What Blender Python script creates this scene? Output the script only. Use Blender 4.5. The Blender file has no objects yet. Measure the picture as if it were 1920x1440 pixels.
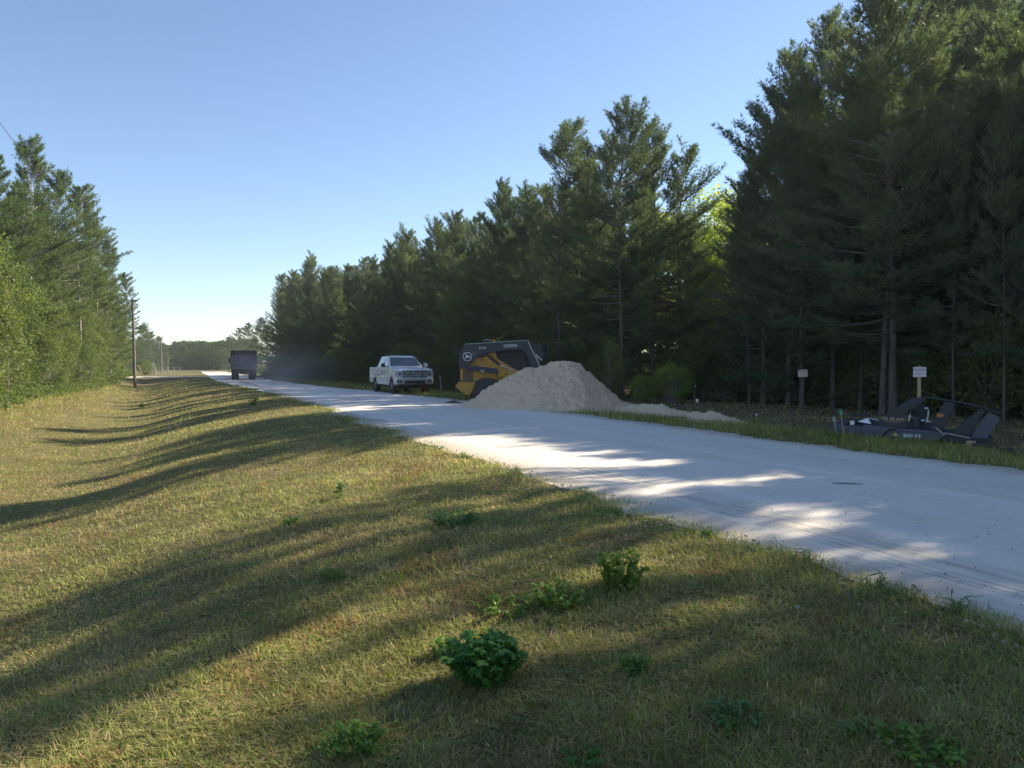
import bpy, bmesh, math, random
import numpy as np
from mathutils import Vector, Matrix, Euler
R = math.radians
C = bpy.context.scene.collection
random.seed(7)

# ------------------------------------------------------------------ frame of the place
# road level is z = 0, the photographer stands on the bank left of the road at x = y = 0
F = 1424.0; HOR = 686.0; EYE = 1.4
UD = np.array([-0.387, 0.922]); VD = np.array([0.922, 0.387])     # along the road / across it to the right
def W(u, v): return (u*UD[0] + v*VD[0], u*UD[1] + v*VD[1])
def UV(x, y): return (x*UD[0] + y*UD[1], x*VD[0] + y*VD[1])
def at(px, D): return ((px - 960.0)/F*D, D)
def top(py, D): return EYE + (HOR - py)/F*D

def vnoise(x, y, s=0):
    x = np.asarray(x, float); y = np.asarray(y, float)
    xi = np.floor(x); yi = np.floor(y); fx = x - xi; fy = y - yi
    fx = fx*fx*(3-2*fx); fy = fy*fy*(3-2*fy)
    def h(a, b):
        q = np.sin(a*127.1 + b*311.7 + s*74.7)*43758.5453
        return q - np.floor(q)
    return (h(xi, yi)*(1-fx)+h(xi+1, yi)*fx)*(1-fy) + (h(xi, yi+1)*(1-fx)+h(xi+1, yi+1)*fx)*fy
def fbm(x, y, s=0, o=4):
    t = 0; a = .5
    for k in range(o):
        t = t + a*vnoise(x*2**k, y*2**k, s+k*13); a *= .5
    return t/(1-.5**o)

_k = np.array([(-900,-.3),(-12,-.3),(-8,-.42),(-5.5,-.68),(-3.2,-1.0),(-1.8,-.93),(0,-.45),(1.5,-.2),(2.8,-.04),(3.8,.0),(4.3,-.03),(9.8,-.03),(10.3,0),(11.5,-.03),(13,-.15),(15,-.12),(900,-.1)])
_tv = np.arange(-60, 60, .1); _tz = np.interp(_tv, _k[:,0], _k[:,1])
_g = np.exp(-.5*(np.arange(-12, 13)/4.)**2); _g /= _g.sum()
_tz = np.convolve(np.pad(_tz, 12, mode='edge'), _g, 'valid')
def left_edge(u): return np.interp(u, [-60, 38, 55, 78, 300], [4.15, 4.0, 3.0, 1.9, 1.6])
def right_edge(u): return np.interp(u, [-60, 20, 30, 42, 50, 70, 300], [10.4, 10.25, 9.9, 9.3, 8.3, 7.2, 7.0])
def rag(u, s):
    return (fbm(np.asarray(u)*.35, 0*np.asarray(u)+s, s)-.5)*.7 + (fbm(np.asarray(u)*1.7, 0*np.asarray(u)+s+5, s)-.5)*.38 + (vnoise(np.asarray(u)*6, 0*np.asarray(u)+9, s)-.5)*.10
def sstep(a, b, x):
    t = np.clip((np.asarray(x, float)-a)/(b-a), 0, 1); return t*t*(3-2*t)
def ground_z(x, y):
    u, v = UV(np.asarray(x, float), np.asarray(y, float))
    vv = v - np.where(v < 7, left_edge(u)-4, right_edge(u)-10.2)
    z = np.interp(vv, _tv, _tz)
    b = sstep(94, 105, u)
    z = z*(1-b) + np.where((vv > 3.8) & (vv < 10.3), -.03, -.06)*b
    off = 1 - sstep(3.2, 4.0, vv)*(1-sstep(10.3, 11.2, vv))
    z = z + off*((fbm(x*.35, y*.35, 3)-.5)*.16 + (fbm(x*1.6, y*1.6, 8)-.5)*.05)
    return z
def gz(x, y): return float(ground_z(np.array([x]), np.array([y]))[0])

# ------------------------------------------------------------------ tagging
def tag(o, label=None, cat=None, group=None, kind=None):
    if label: o['label'] = label
    if cat: o['category'] = cat
    if group: o['group'] = group
    if kind: o['kind'] = kind
    return o
def empty(name, loc, rz=0, label=None, cat=None, group=None, scale=None, rot=None):
    o = bpy.data.objects.new(name, None); C.objects.link(o)
    o.location = loc; o.rotation_euler = rot if rot else (0, 0, rz)
    if scale: o.scale = scale
    o.empty_display_size = .2
    return tag(o, label, cat, group)
def put(name, me, parent=None):
    o = bpy.data.objects.new(name, me); C.objects.link(o)
    if parent: o.parent = parent
    return o
def mesh_np(name, V, Fa, mat, smooth=False, col=None):
    V = np.ascontiguousarray(V, np.float32); Fa = np.ascontiguousarray(Fa, np.int32)
    me = bpy.data.meshes.new(name); k = Fa.shape[1]
    me.vertices.add(len(V)); me.vertices.foreach_set('co', V.ravel())
    me.loops.add(Fa.size); me.loops.foreach_set('vertex_index', Fa.ravel())
    me.polygons.add(len(Fa)); me.polygons.foreach_set('loop_start', np.arange(0, Fa.size, k, dtype=np.int32))
    me.polygons.foreach_set('loop_total', np.full(len(Fa), k, np.int32))
    if smooth: me.polygons.foreach_set('use_smooth', np.ones(len(Fa), bool))
    if col is not None:
        a = me.color_attributes.new('Col', 'FLOAT_COLOR', 'POINT')
        c4 = np.ones((len(V), 4), np.float32); c4[:, :3] = col; a.data.foreach_set('color', c4.ravel())
    me.update(calc_edges=True)
    if mat: me.materials.append(mat)
    return me

# ------------------------------------------------------------------ materials
def new_mat(name):
    m = bpy.data.materials.new(name); m.use_nodes = True
    nt = m.node_tree; nt.nodes.clear()
    out = nt.nodes.new('ShaderNodeOutputMaterial')
    return m, nt, out
def N(nt, t, **kw):
    n = nt.nodes.new(t)
    for k, v in kw.items():
        if k in n.inputs: n.inputs[k].default_value = v
        else: setattr(n, k, v)
    return n
def L(nt, a, b): nt.links.new(a, b)
def noise(nt, vec, scale, detail=4, rough=.55):
    n = nt.nodes.new('ShaderNodeTexNoise'); n.inputs['Scale'].default_value = scale
    n.inputs['Detail'].default_value = detail; n.inputs['Roughness'].default_value = rough
    if vec is not None: L(nt, vec, n.inputs['Vector'])
    return n.outputs['Fac']
def ramp(nt, fac, stops):
    n = nt.nodes.new('ShaderNodeValToRGB'); e = n.color_ramp.elements
    while len(e) < len(stops): e.new(.5)
    for el, (p, c) in zip(e, stops):
        el.position = p; el.color = (c[0], c[1], c[2], 1) if hasattr(c, '__len__') else (c, c, c, 1)
    L(nt, fac, n.inputs[0]); return n.outputs[0]
def mixc(nt, fac, a, b, mode='MIX'):
    n = nt.nodes.new('ShaderNodeMix'); n.data_type = 'RGBA'; n.blend_type = mode
    for s, v in ((n.inputs[0], fac), (n.inputs[6], a), (n.inputs[7], b)):
        if hasattr(v, 'is_linked') or hasattr(v, 'links'): L(nt, v, s)
        else: s.default_value = v if not hasattr(v, '__len__') else (v[0], v[1], v[2], 1)
    return n.outputs[2]
def math_(nt, op, a, b=None, c=None):
    n = nt.nodes.new('ShaderNodeMath'); n.operation = op
    for s, v in zip(n.inputs, (a, b, c)):
        if v is None: continue
        if hasattr(v, 'links'): L(nt, v, s)
        else: s.default_value = v
    return n.outputs[0]

def hard(name, col, rough=.5, metal=0., dirt=.25, spec=.5, dcol=(.25, .22, .17), coat=0.):
    m, nt, out = new_mat(name)
    p = N(nt, 'ShaderNodeBsdfPrincipled'); L(nt, p.outputs[0], out.inputs[0])
    tc = N(nt, 'ShaderNodeTexCoord')
    f1 = ramp(nt, noise(nt, tc.outputs['Object'], 3.5, 6, .65), [(.42, 0), (.75, 1)])
    c = mixc(nt, math_(nt, 'MULTIPLY', f1, dirt), col, dcol)
    L(nt, c, p.inputs['Base Color'])
    r = math_(nt, 'ADD', math_(nt, 'MULTIPLY', f1, .25), rough); L(nt, r, p.inputs['Roughness'])
    p.inputs['Metallic'].default_value = metal
    p.inputs['Specular IOR Level'].default_value = spec
    p.inputs['Coat Weight'].default_value = coat
    return m
def glass(name, col=(.02, .03, .04)):
    m, nt, out = new_mat(name)
    p = N(nt, 'ShaderNodeBsdfPrincipled'); L(nt, p.outputs[0], out.inputs[0])
    p.inputs['Base Color'].default_value = (*col, 1); p.inputs['Roughness'].default_value = .04
    p.inputs['Specular IOR Level'].default_value = .8; p.inputs['Coat Weight'].default_value = .5
    return m
def leafy(name, ca, cb, tr=.35, trc=None, scale=.8, vary=.35, attr=False, rough=.6):
    m, nt, out = new_mat(name)
    tc = N(nt, 'ShaderNodeTexCoord')
    if attr:
        a = N(nt, 'ShaderNodeAttribute'); a.attribute_name = 'Col'; c = a.outputs['Color']
    else:
        f = ramp(nt, noise(nt, tc.outputs['Object'], scale, 3, .6), [(.3, 0), (.7, 1)])
        c = mixc(nt, f, ca, cb)
        oi = N(nt, 'ShaderNodeObjectInfo')
        rr = math_(nt, 'MULTIPLY_ADD', oi.outputs['Random'], vary, 1-vary/2)
        hs = N(nt, 'ShaderNodeHueSaturation'); L(nt, c, hs.inputs['Color']); L(nt, rr, hs.inputs['Value'])
        hh = math_(nt, 'MULTIPLY_ADD', oi.outputs['Random'], -.05, .525); L(nt, hh, hs.inputs['Hue'])
        c = hs.outputs[0]
    p = N(nt, 'ShaderNodeBsdfPrincipled'); p.inputs['Roughness'].default_value = rough
    p.inputs['Specular IOR Level'].default_value = .3
    L(nt, c, p.inputs['Base Color'])
    t = N(nt, 'ShaderNodeBsdfTranslucent')
    c2 = mixc(nt, 1.0, c, trc or (1.5, 1.7, .6), 'MULTIPLY'); L(nt, c2, t.inputs[0])
    ms = N(nt, 'ShaderNodeMixShader'); ms.inputs[0].default_value = tr
    L(nt, p.outputs[0], ms.inputs[1]); L(nt, t.outputs[0], ms.inputs[2]); L(nt, ms.outputs[0], out.inputs[0])
    return m
def bark(name, ca, cb):
    m, nt, out = new_mat(name)
    tc = N(nt, 'ShaderNodeTexCoord'); mp = N(nt, 'ShaderNodeMapping'); mp.inputs['Scale'].default_value = (6, 6, 1.2)
    L(nt, tc.outputs['Object'], mp.inputs[0])
    f = noise(nt, mp.outputs[0], 2.5, 5, .7)
    c = mixc(nt, ramp(nt, f, [(.35, 0), (.65, 1)]), ca, cb)
    p = N(nt, 'ShaderNodeBsdfPrincipled'); p.inputs['Roughness'].default_value = .9; L(nt, c, p.inputs['Base Color'])
    L(nt, p.outputs[0], out.inputs[0]); return m
M = {}
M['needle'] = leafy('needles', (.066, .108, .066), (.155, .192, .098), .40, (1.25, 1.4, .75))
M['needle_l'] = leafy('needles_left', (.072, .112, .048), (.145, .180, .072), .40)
M['needle_far'] = leafy('needles_far', (.055, .095, .05), (.11, .15, .07), .4, scale=.15)
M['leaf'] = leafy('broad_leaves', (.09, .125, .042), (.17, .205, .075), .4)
M['leaf_pale'] = leafy('pale_leaves', (.22, .28, .09), (.32, .37, .14), .5)  # pale green, raised further to stand in for sunlight on these crowns
M['weed'] = leafy('weed_leaves', (.075, .17, .03), (.14, .27, .05), .42, scale=9, rough=.45)
M['grass'] = leafy('grass_blades', None, None, .38, (1.25, 1.3, .8), attr=True)
M['leaf_sunpaint'] = leafy('sun_painted_leaves', (.19, .26, .06), (.32, .37, .10), .55)  # sunlight put into the leaf colour, as these bushes stand in shade
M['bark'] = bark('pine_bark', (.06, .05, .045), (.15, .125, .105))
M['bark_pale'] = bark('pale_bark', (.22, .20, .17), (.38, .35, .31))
M['pole'] = bark('pole_wood', (.12, .11, .10), (.24, .22, .20))

def ground_mat():
    m, nt, out = new_mat('turf_soil')
    g = N(nt, 'ShaderNodeNewGeometry'); P = g.outputs['Position']
    n1 = noise(nt, P, .55, 5, .6); n2 = noise(nt, P, 4.0, 5, .65); n3 = noise(nt, P, 40, 4, .7)
    c = mixc(nt, ramp(nt, n1, [(.36, 0), (.64, 1)]), (.19, .17, .075), (.27, .225, .115))
    c = mixc(nt, ramp(nt, n2, [(.45, 0), (.62, 1)]), c, (.13, .155, .05))
    c = mixc(nt, ramp(nt, n3, [(.40, .75), (.62, 0)]), c, (.085, .065, .04))
    # forest litter beyond the mown verge
    d = N(nt, 'ShaderNodeVectorMath', operation='DOT_PRODUCT'); L(nt, P, d.inputs[0]); d.inputs[1].default_value = (VD[0], VD[1], 0)
    v = math_(nt, 'ADD', d.outputs['Value'], math_(nt, 'MULTIPLY', math_(nt, 'SUBTRACT', n1, .5), 4.0))
    rr = N(nt, 'ShaderNodeMapRange'); L(nt, v, rr.inputs[0]); rr.inputs[1].default_value = 12.2; rr.inputs[2].default_value = 13.6
    lit = mixc(nt, n2, (.10, .08, .05), (.22, .18, .115)); lit = mixc(nt, ramp(nt, n1, [(.5, 0), (.62, .7)]), lit, (.11, .14, .05))
    c = mixc(nt, rr.outputs[0], c, lit)
    r2 = N(nt, 'ShaderNodeMapRange'); L(nt, v, r2.inputs[0]); r2.inputs[1].default_value = -10; r2.inputs[2].default_value = -12
    c = mixc(nt, r2.outputs[0], c, lit)
    p = N(nt, 'ShaderNodeBsdfPrincipled'); p.inputs['Roughness'].default_value = .95; p.inputs['Specular IOR Level'].default_value = .1
    L(nt, c, p.inputs['Base Color'])
    b = N(nt, 'ShaderNodeBump'); b.inputs['Strength'].default_value = .8; b.inputs['Distance'].default_value = .04
    L(nt, math_(nt, 'ADD', n3, math_(nt, 'MULTIPLY', n2, 1.5)), b.inputs['Height']); L(nt, b.outputs[0], p.inputs['Normal'])
    L(nt, p.outputs[0], out.inputs[0]); return m
def road_mat(name='white_lime_sand', base=((.82, .775, .70), (.68, .63, .55))):
    m, nt, out = new_mat(name)
    g = N(nt, 'ShaderNodeNewGeometry'); P = g.outputs['Position']
    def dot(vec):
        d = N(nt, 'ShaderNodeVectorMath', operation='DOT_PRODUCT'); L(nt, P, d.inputs[0]); d.inputs[1].default_value = vec
        return d.outputs['Value']
    u = dot((UD[0], UD[1], 0)); v = dot((VD[0], VD[1], 0))
    cb = N(nt, 'ShaderNodeCombineXYZ'); L(nt, math_(nt, 'MULTIPLY', u, .05), cb.inputs[0]); L(nt, v, cb.inputs[1])
    st = noise(nt, cb.outputs[0], 1.6, 6, .65); fine = noise(nt, P, 55, 4, .7); mid = noise(nt, P, 1.1, 5, .65)
    c = mixc(nt, ramp(nt, st, [(.38, 0), (.66, 1)]), base[0], base[1])
    c = mixc(nt, ramp(nt, mid, [(.5, 0), (.75, .6)]), c, (.66, .58, .47))
    c = mixc(nt, ramp(nt, fine, [(.30, .5), (.44, 0)]), c, (.38, .34, .28))
    # dark scuffs and needles strewn on the surface
    cb2 = N(nt, 'ShaderNodeCombineXYZ'); L(nt, math_(nt, 'MULTIPLY', u, .35), cb2.inputs[0]); L(nt, v, cb2.inputs[1])
    sc = noise(nt, cb2.outputs[0], 9, 5, .75)
    c = mixc(nt, ramp(nt, sc, [(.66, 0), (.74, .65)]), c, (.28, .24, .19))
    # brown dirt fringe along both edges, pale wheel paths between
    for v0, wd in ((4.1, .55), (10.25, .7)):
        ef = N(nt, 'ShaderNodeMapRange'); ef.interpolation_type = 'SMOOTHSTEP'
        L(nt, math_(nt, 'ADD', math_(nt, 'ABSOLUTE', math_(nt, 'SUBTRACT', v, v0)), math_(nt, 'MULTIPLY', math_(nt, 'SUBTRACT', mid, .5), 1.2)), ef.inputs[0])
        ef.inputs[1].default_value = wd; ef.inputs[2].default_value = .05; L(nt, math_(nt, 'MULTIPLY', ef.outputs[0], .55), (mx := nt.nodes.new('ShaderNodeMath')).inputs[0]); mx.operation = 'ADD'; mx.inputs[1].default_value = 0
        c = mixc(nt, mx.outputs[0], c, (.36, .30, .22))
    for v0 in (5.7, 7.3, 8.6):
        ef = N(nt, 'ShaderNodeMapRange'); ef.interpolation_type = 'SMOOTHSTEP'
        L(nt, math_(nt, 'ABSOLUTE', math_(nt, 'SUBTRACT', v, v0)), ef.inputs[0]); ef.inputs[1].default_value = .35; ef.inputs[2].default_value = .1
        c = mixc(nt, math_(nt, 'MULTIPLY', math_(nt, 'MULTIPLY', ef.outputs[0], st), .55), c, (.74, .71, .66))
    # narrow tyre lines near the camera-side edge
    cb3 = N(nt, 'ShaderNodeCombineXYZ'); L(nt, math_(nt, 'MULTIPLY', u, .03), cb3.inputs[0]); L(nt, v, cb3.inputs[1])
    ty = noise(nt, cb3.outputs[0], 11, 2, .5)
    band = N(nt, 'ShaderNodeMapRange'); band.interpolation_type = 'SMOOTHSTEP'
    L(nt, math_(nt, 'ABSOLUTE', math_(nt, 'SUBTRACT', v, 4.75)), band.inputs[0]); band.inputs[1].default_value = .55; band.inputs[2].default_value = .1
    near = N(nt, 'ShaderNodeMapRange'); L(nt, u, near.inputs[0]); near.inputs[1].default_value = 30; near.inputs[2].default_value = 12
    tf = math_(nt, 'MULTIPLY', math_(nt, 'MULTIPLY', ramp(nt, ty, [(.47, 0), (.53, .55), (.6, 0)]), band.outputs[0]), near.outputs[0])
    c = mixc(nt, tf, c, (.30, .26, .20))
    p = N(nt, 'ShaderNodeBsdfPrincipled'); p.inputs['Roughness'].default_value = .92; p.inputs['Specular IOR Level'].default_value = .15
    L(nt, c, p.inputs['Base Color'])
    b = N(nt, 'ShaderNodeBump'); b.inputs['Strength'].default_value = .6; b.inputs['Distance'].default_value = .02
    L(nt, math_(nt, 'ADD', fine, math_(nt, 'ADD', st, math_(nt, 'MULTIPLY', tf, -1.0))), b.inputs['Height']); L(nt, b.outputs[0], p.inputs['Normal'])
    L(nt, p.outputs[0], out.inputs[0]); return m
def pile_mat():
    m, nt, out = new_mat('heaped_sand')
    g = N(nt, 'ShaderNodeNewGeometry'); P = g.outputs['Position']
    a = noise(nt, P, 1.3, 6, .65); f = noise(nt, P, 14, 6, .75); ff = noise(nt, P, 60, 3, .6)
    c = mixc(nt, ramp(nt, a, [(.35, 0), (.65, 1)]), (.76, .57, .39), (.84, .63, .43))
    c = mixc(nt, ramp(nt, f, [(.34, .6), (.46, 0)]), c, (.22, .17, .12))
    c = mixc(nt, ramp(nt, ff, [(.58, 0), (.72, .6)]), c, (.72, .66, .58))
    p = N(nt, 'ShaderNodeBsdfPrincipled'); p.inputs['Roughness'].default_value = .95; p.inputs['Specular IOR Level'].default_value = .1
    L(nt, c, p.inputs['Base Color'])
    b = N(nt, 'ShaderNodeBump'); b.inputs['Strength'].default_value = .9; b.inputs['Distance'].default_value = .06
    L(nt, math_(nt, 'ADD', f, math_(nt, 'MULTIPLY', ff, .3)), b.inputs['Height']); L(nt, b.outputs[0], p.inputs['Normal'])
    L(nt, p.outputs[0], out.inputs[0]); return m
M['ground'] = ground_mat(); M['road'] = road_mat(); M['pile'] = pile_mat()

# ------------------------------------------------------------------ ground, road, side road
def axis(segs):
    o = []
    for a, b, s in segs:
        n = max(1, int(round((b-a)/s))); o += list(np.linspace(a, b, n, endpoint=False))
    o.append(segs[-1][1]); return np.array(o)
def grid_mesh(name, X, Y, Z, mat, smooth=True):
    nu, nv = X.shape
    idx = np.arange(nu*nv).reshape(nu, nv)
    Fa = np.stack([idx[:-1, :-1], idx[1:, :-1], idx[1:, 1:], idx[:-1, 1:]], -1).reshape(-1, 4)[:, ::-1]
    return mesh_np(name, np.stack([X, Y, Z], -1).reshape(-1, 3), Fa, mat, smooth)
ua = axis([(-1000, -100, 90), (-100, -10, 6), (-10, 35, .3), (35, 120, .9), (120, 240, 8), (240, 1100, 86)])
va = axis([(-1000, -60, 94), (-60, -14, 3), (-14, 16, .25), (16, 60, 2.2), (60, 1000, 94)])
U, V = np.meshgrid(ua, va, indexing='ij'); X = U*UD[0]+V*VD[0]; Y = U*UD[1]+V*VD[1]
tag(put('ground', grid_mesh('ground', X, Y, ground_z(X, Y), M['ground'])), kind='structure')
ua = axis([(-60, -6, 1), (-6, 40, .12), (40, 200, .6)]); t = np.linspace(0, 1, 49)
lo = left_edge(ua)+rag(ua, 1); hi = right_edge(ua)+rag(ua, 2)
V = lo[:, None]*(1-t) + hi[:, None]*t; U = np.repeat(ua[:, None], 49, 1)
X = U*UD[0]+V*VD[0]; Y = U*UD[1]+V*VD[1]
e = np.minimum(t, 1-t); Z = -.03 + .034*sstep(0, .06, e)[None, :] + .012*(fbm(U*.15, V*1.5, 4)-.5)*sstep(0, .05, e)[None, :]
Z = np.maximum(Z, ground_z(X, Y)+.006)
tag(put('road', grid_mesh('road', X, Y, Z, M['road'])), kind='structure')
va = axis([(-90, 1.9, 1.0)]); t = np.linspace(0, 1, 9)
lo = 105.5+rag(va, 6)*2; hi = 112.5+rag(va, 7)*2
U = lo[:, None]*(1-t)+hi[:, None]*t; V = np.repeat(va[:, None], 9, 1)
X = U*UD[0]+V*VD[0]; Y = U*UD[1]+V*VD[1]
me = grid_mesh('side_road', X, Y, ground_z(X, Y)+.02, M['road'])
me.flip_normals(); tag(put('side_road', me), kind='structure')

# ------------------------------------------------------------------ sand pile
def pile():
    cx, cy = 2.0, 26.3
    xs = np.linspace(-2.2, 5.0, 230); ys = np.linspace(cy-3.3, cy+3.1, 210)
    X, Y = np.meshgrid(xs, ys, indexing='ij')
    wob = (fbm(X*1.1, Y*1.1, 21)-.5)*.35
    h0 = np.interp(X+wob, [-2.0, -1.35, -.73, 0, .73, 1.3, 1.83, 2.3, 3.1, 3.8, 4.5, 4.8], [0, .34, .76, 1.15, 1.47, 1.60, 1.73, 1.66, 1.02, .42, .1, 0])
    w = 1.25+1.05*h0
    dy = np.abs(Y-cy+wob*.6)
    h = h0*np.clip(1-dy/w, 0, 1)**.9
    h = np.where(dy < .4, h0*(1-dy/w)*(1-.02), h)
    h = h*(1+.10*(fbm(X*2.2, Y*2.2, 5)-.5)) + (fbm(X*5, Y*5, 15)-.5)*.17*np.clip(h*5, 0, 1) + (vnoise(X*14, Y*14, 2)-.5)*.06*np.clip(h*6, 0, 1)
    Z = ground_z(X, Y) - .06 + h*1.02
    Z = np.where(h < .01, ground_z(X, Y)-.06, Z)
    return grid_mesh('sand_pile', X, Y, Z, M['pile'])
o = put('sand_pile', pile()); tag(o, 'tall pale heap of sand dumped at the road edge in front of the loader', 'sand pile')
# low spill trailing off to the right
def spill(name, pts, hs, ws, seed, n=70, m=26):
    pts = np.array(pts, float); s = np.linspace(0, 1, n); k = np.linspace(0, 1, len(pts))
    cx = np.interp(s, k, pts[:, 0]); cy = np.interp(s, k, pts[:, 1]); hh = np.interp(s, k, hs); ww = np.interp(s, k, ws)
    tx = np.gradient(cx); ty = np.gradient(cy); l = np.hypot(tx, ty); nx, ny = -ty/l, tx/l
    q = np.linspace(-1, 1, m)
    X = cx[:, None]+nx[:, None]*ww[:, None]*q; Y = cy[:, None]+ny[:, None]*ww[:, None]*q
    Z = hh[:, None]*(np.cos(q*math.pi)*.5+.5)
    Z = Z*(1+.7*(fbm(X*2.2, Y*2.2, seed)-.5)) + (fbm(X*7, Y*7, seed+3)-.5)*.08*np.clip(Z*8, 0, 1)
    return grid_mesh(name, X, Y, ground_z(X, Y)-.02+Z, M['pile'])
o = put('sand_mound', spill('sand_mound', [(3.6, 24.9), (4.5, 23.2), (5.0, 21.2), (5.3, 19.6), (5.75, 18.1)], [.3, .36, .22, .30, .05], [.9, .8, .6, .65, .3], 31))
tag(o, 'low lumpy spill of sand trailing right from the foot of the tall heap', 'sand mound')
o = put('soil_clump', spill('soil_clump', [(-2.75, 28.6), (-2.2, 28.4), (-1.6, 28.3)], [.02, .16, .03], [.15, .35, .2], 77, 20, 12))
o.data.materials[0] = hard('dark_soil', (.06, .045, .03), .95, dirt=.6); tag(o, 'dark clump of scraped soil and roots left of the sand heap foot', 'soil clump')

def clods():
    rng = np.random.RandomState(9); n = 900; bm = bmesh.new(); bmesh.ops.create_icosphere(bm, subdivisions=1, radius=1); bv = np.array([v.co[:] for v in bm.verts]); bf = np.array([[v.index for v in f.verts] for f in bm.faces]); bm.free()
    a = rng.uniform(0, 6.28, n); rr = rng.uniform(.80, 1.18, n)**1.0; x = 1.55+3.35*rr*np.cos(a); y = 26.3+2.75*rr*np.sin(a)
    s = rng.uniform(.008, .03, n)*rng.choice([1, 1, 1, 1.8], n)
    cen = np.stack([x, y, ground_z(x, y)+.03], -1)
    V = (bv[None]*(1+rng.uniform(-.3, .3, (n, len(bv), 1)))*s[:, None, None]*np.array([1, 1, .7])+cen[:, None]).reshape(-1, 3)
    Fa = (bf[None]+(np.arange(n)*len(bv))[:, None, None]).reshape(-1, 3)
    tag(put('sand_clods', mesh_np('sand_clods', V, Fa, M['pile'])), 'crumbled clods of sand strewn round the foot of the heap', 'clods', kind='stuff')
clods()

def edge_gravel():
    rng = np.random.RandomState(19); n = 4200; bm = bmesh.new(); bmesh.ops.create_icosphere(bm, subdivisions=1, radius=1); bv = np.array([v.co[:] for v in bm.verts]); bf = np.array([[v.index for v in f.verts] for f in bm.faces]); bm.free()
    u = 2+38*rng.rand(n)**1.7; lf = rng.rand(n) < .6
    v = np.where(lf, left_edge(u)+rag(u, 1)+rng.normal(.05, .16, n), right_edge(u)+rag(u, 2)+rng.normal(0, .18, n))
    x, y = u*UD[0]+v*VD[0], u*UD[1]+v*VD[1]; s = rng.uniform(.003, .009, n)*rng.choice([1, 1, 1, 2.0], n)*(1+u/30)
    cen = np.stack([x, y, np.maximum(ground_z(x, y), -.03)+s*.3+.006], -1)
    V = (bv[None]*(1+rng.uniform(-.3, .3, (n, len(bv), 1)))*s[:, None, None]*np.array([1, 1, .7])+cen[:, None]).reshape(-1, 3)
    Fa = (bf[None]+(np.arange(n)*len(bv))[:, None, None]).reshape(-1, 3)
    tag(put('edge_gravel', mesh_np('edge_gravel', V, Fa, hard('pale_gravel', (.55, .50, .42), .9, dirt=.7, dcol=(.28, .22, .15)))), 'loose pale gravel strewn along both edges of the road', 'gravel', kind='stuff')
edge_gravel()
# ------------------------------------------------------------------ vegetation generators
def norm(a): return a/np.maximum(np.linalg.norm(a, axis=-1, keepdims=True), 1e-9)
class Tubes:
    def __init__(s): s.V = []; s.F = []; s.n = 0
    def add(s, pts, rad, k=4):
        pts = np.asarray(pts, float); rad = np.broadcast_to(np.asarray(rad, float), (len(pts),))
        T = norm(np.gradient(pts, axis=0)); ref = np.where(np.abs(T[:, 2:3]) > .9, np.array([[1., 0, 0]]), np.array([[0, 0, 1.]]))
        A = norm(np.cross(T, ref)); B = np.cross(T, A)
        for i in range(1, len(A)):
            if np.dot(A[i], A[i-1]) < 0: A[i] = -A[i]; B[i] = -B[i]
        a = np.arange(k)*2*math.pi/k
        ring = pts[:, None]+rad[:, None, None]*(A[:, None]*np.cos(a)[None, :, None]+B[:, None]*np.sin(a)[None, :, None])
        n = len(pts); idx = np.arange(n*k).reshape(n, k)+s.n
        nx = np.roll(idx, -1, 1)
        s.F.append(np.stack([idx[:-1], nx[:-1], nx[1:], idx[1:]], -1).reshape(-1, 4)); s.V.append(ring.reshape(-1, 3)); s.n += n*k
    def mesh(s, name, mat): return mesh_np(name, np.concatenate(s.V), np.concatenate(s.F), mat, True)
def tuft_tris(P, D, rng, k, ln, wd, spread=.75):
    n = len(P); P = np.repeat(P, k, 0); D = np.repeat(D, k, 0)
    d = norm(D*1.0+rng.normal(0, spread, (n*k, 3))*.8)
    l = ln*rng.uniform(.6, 1.25, (n*k, 1)); side = norm(np.cross(d, rng.normal(0, 1, (n*k, 3))))*wd*.5*rng.uniform(.7, 1.3, (n*k, 1))
    b = P+rng.normal(0, .02, (n*k, 3))
    V = np.stack([b+d*l*.15-side, b+d*l*.15+side, b+d*l], 1).reshape(-1, 3)
    return V, np.arange(n*k*3).reshape(-1, 3)
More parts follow.
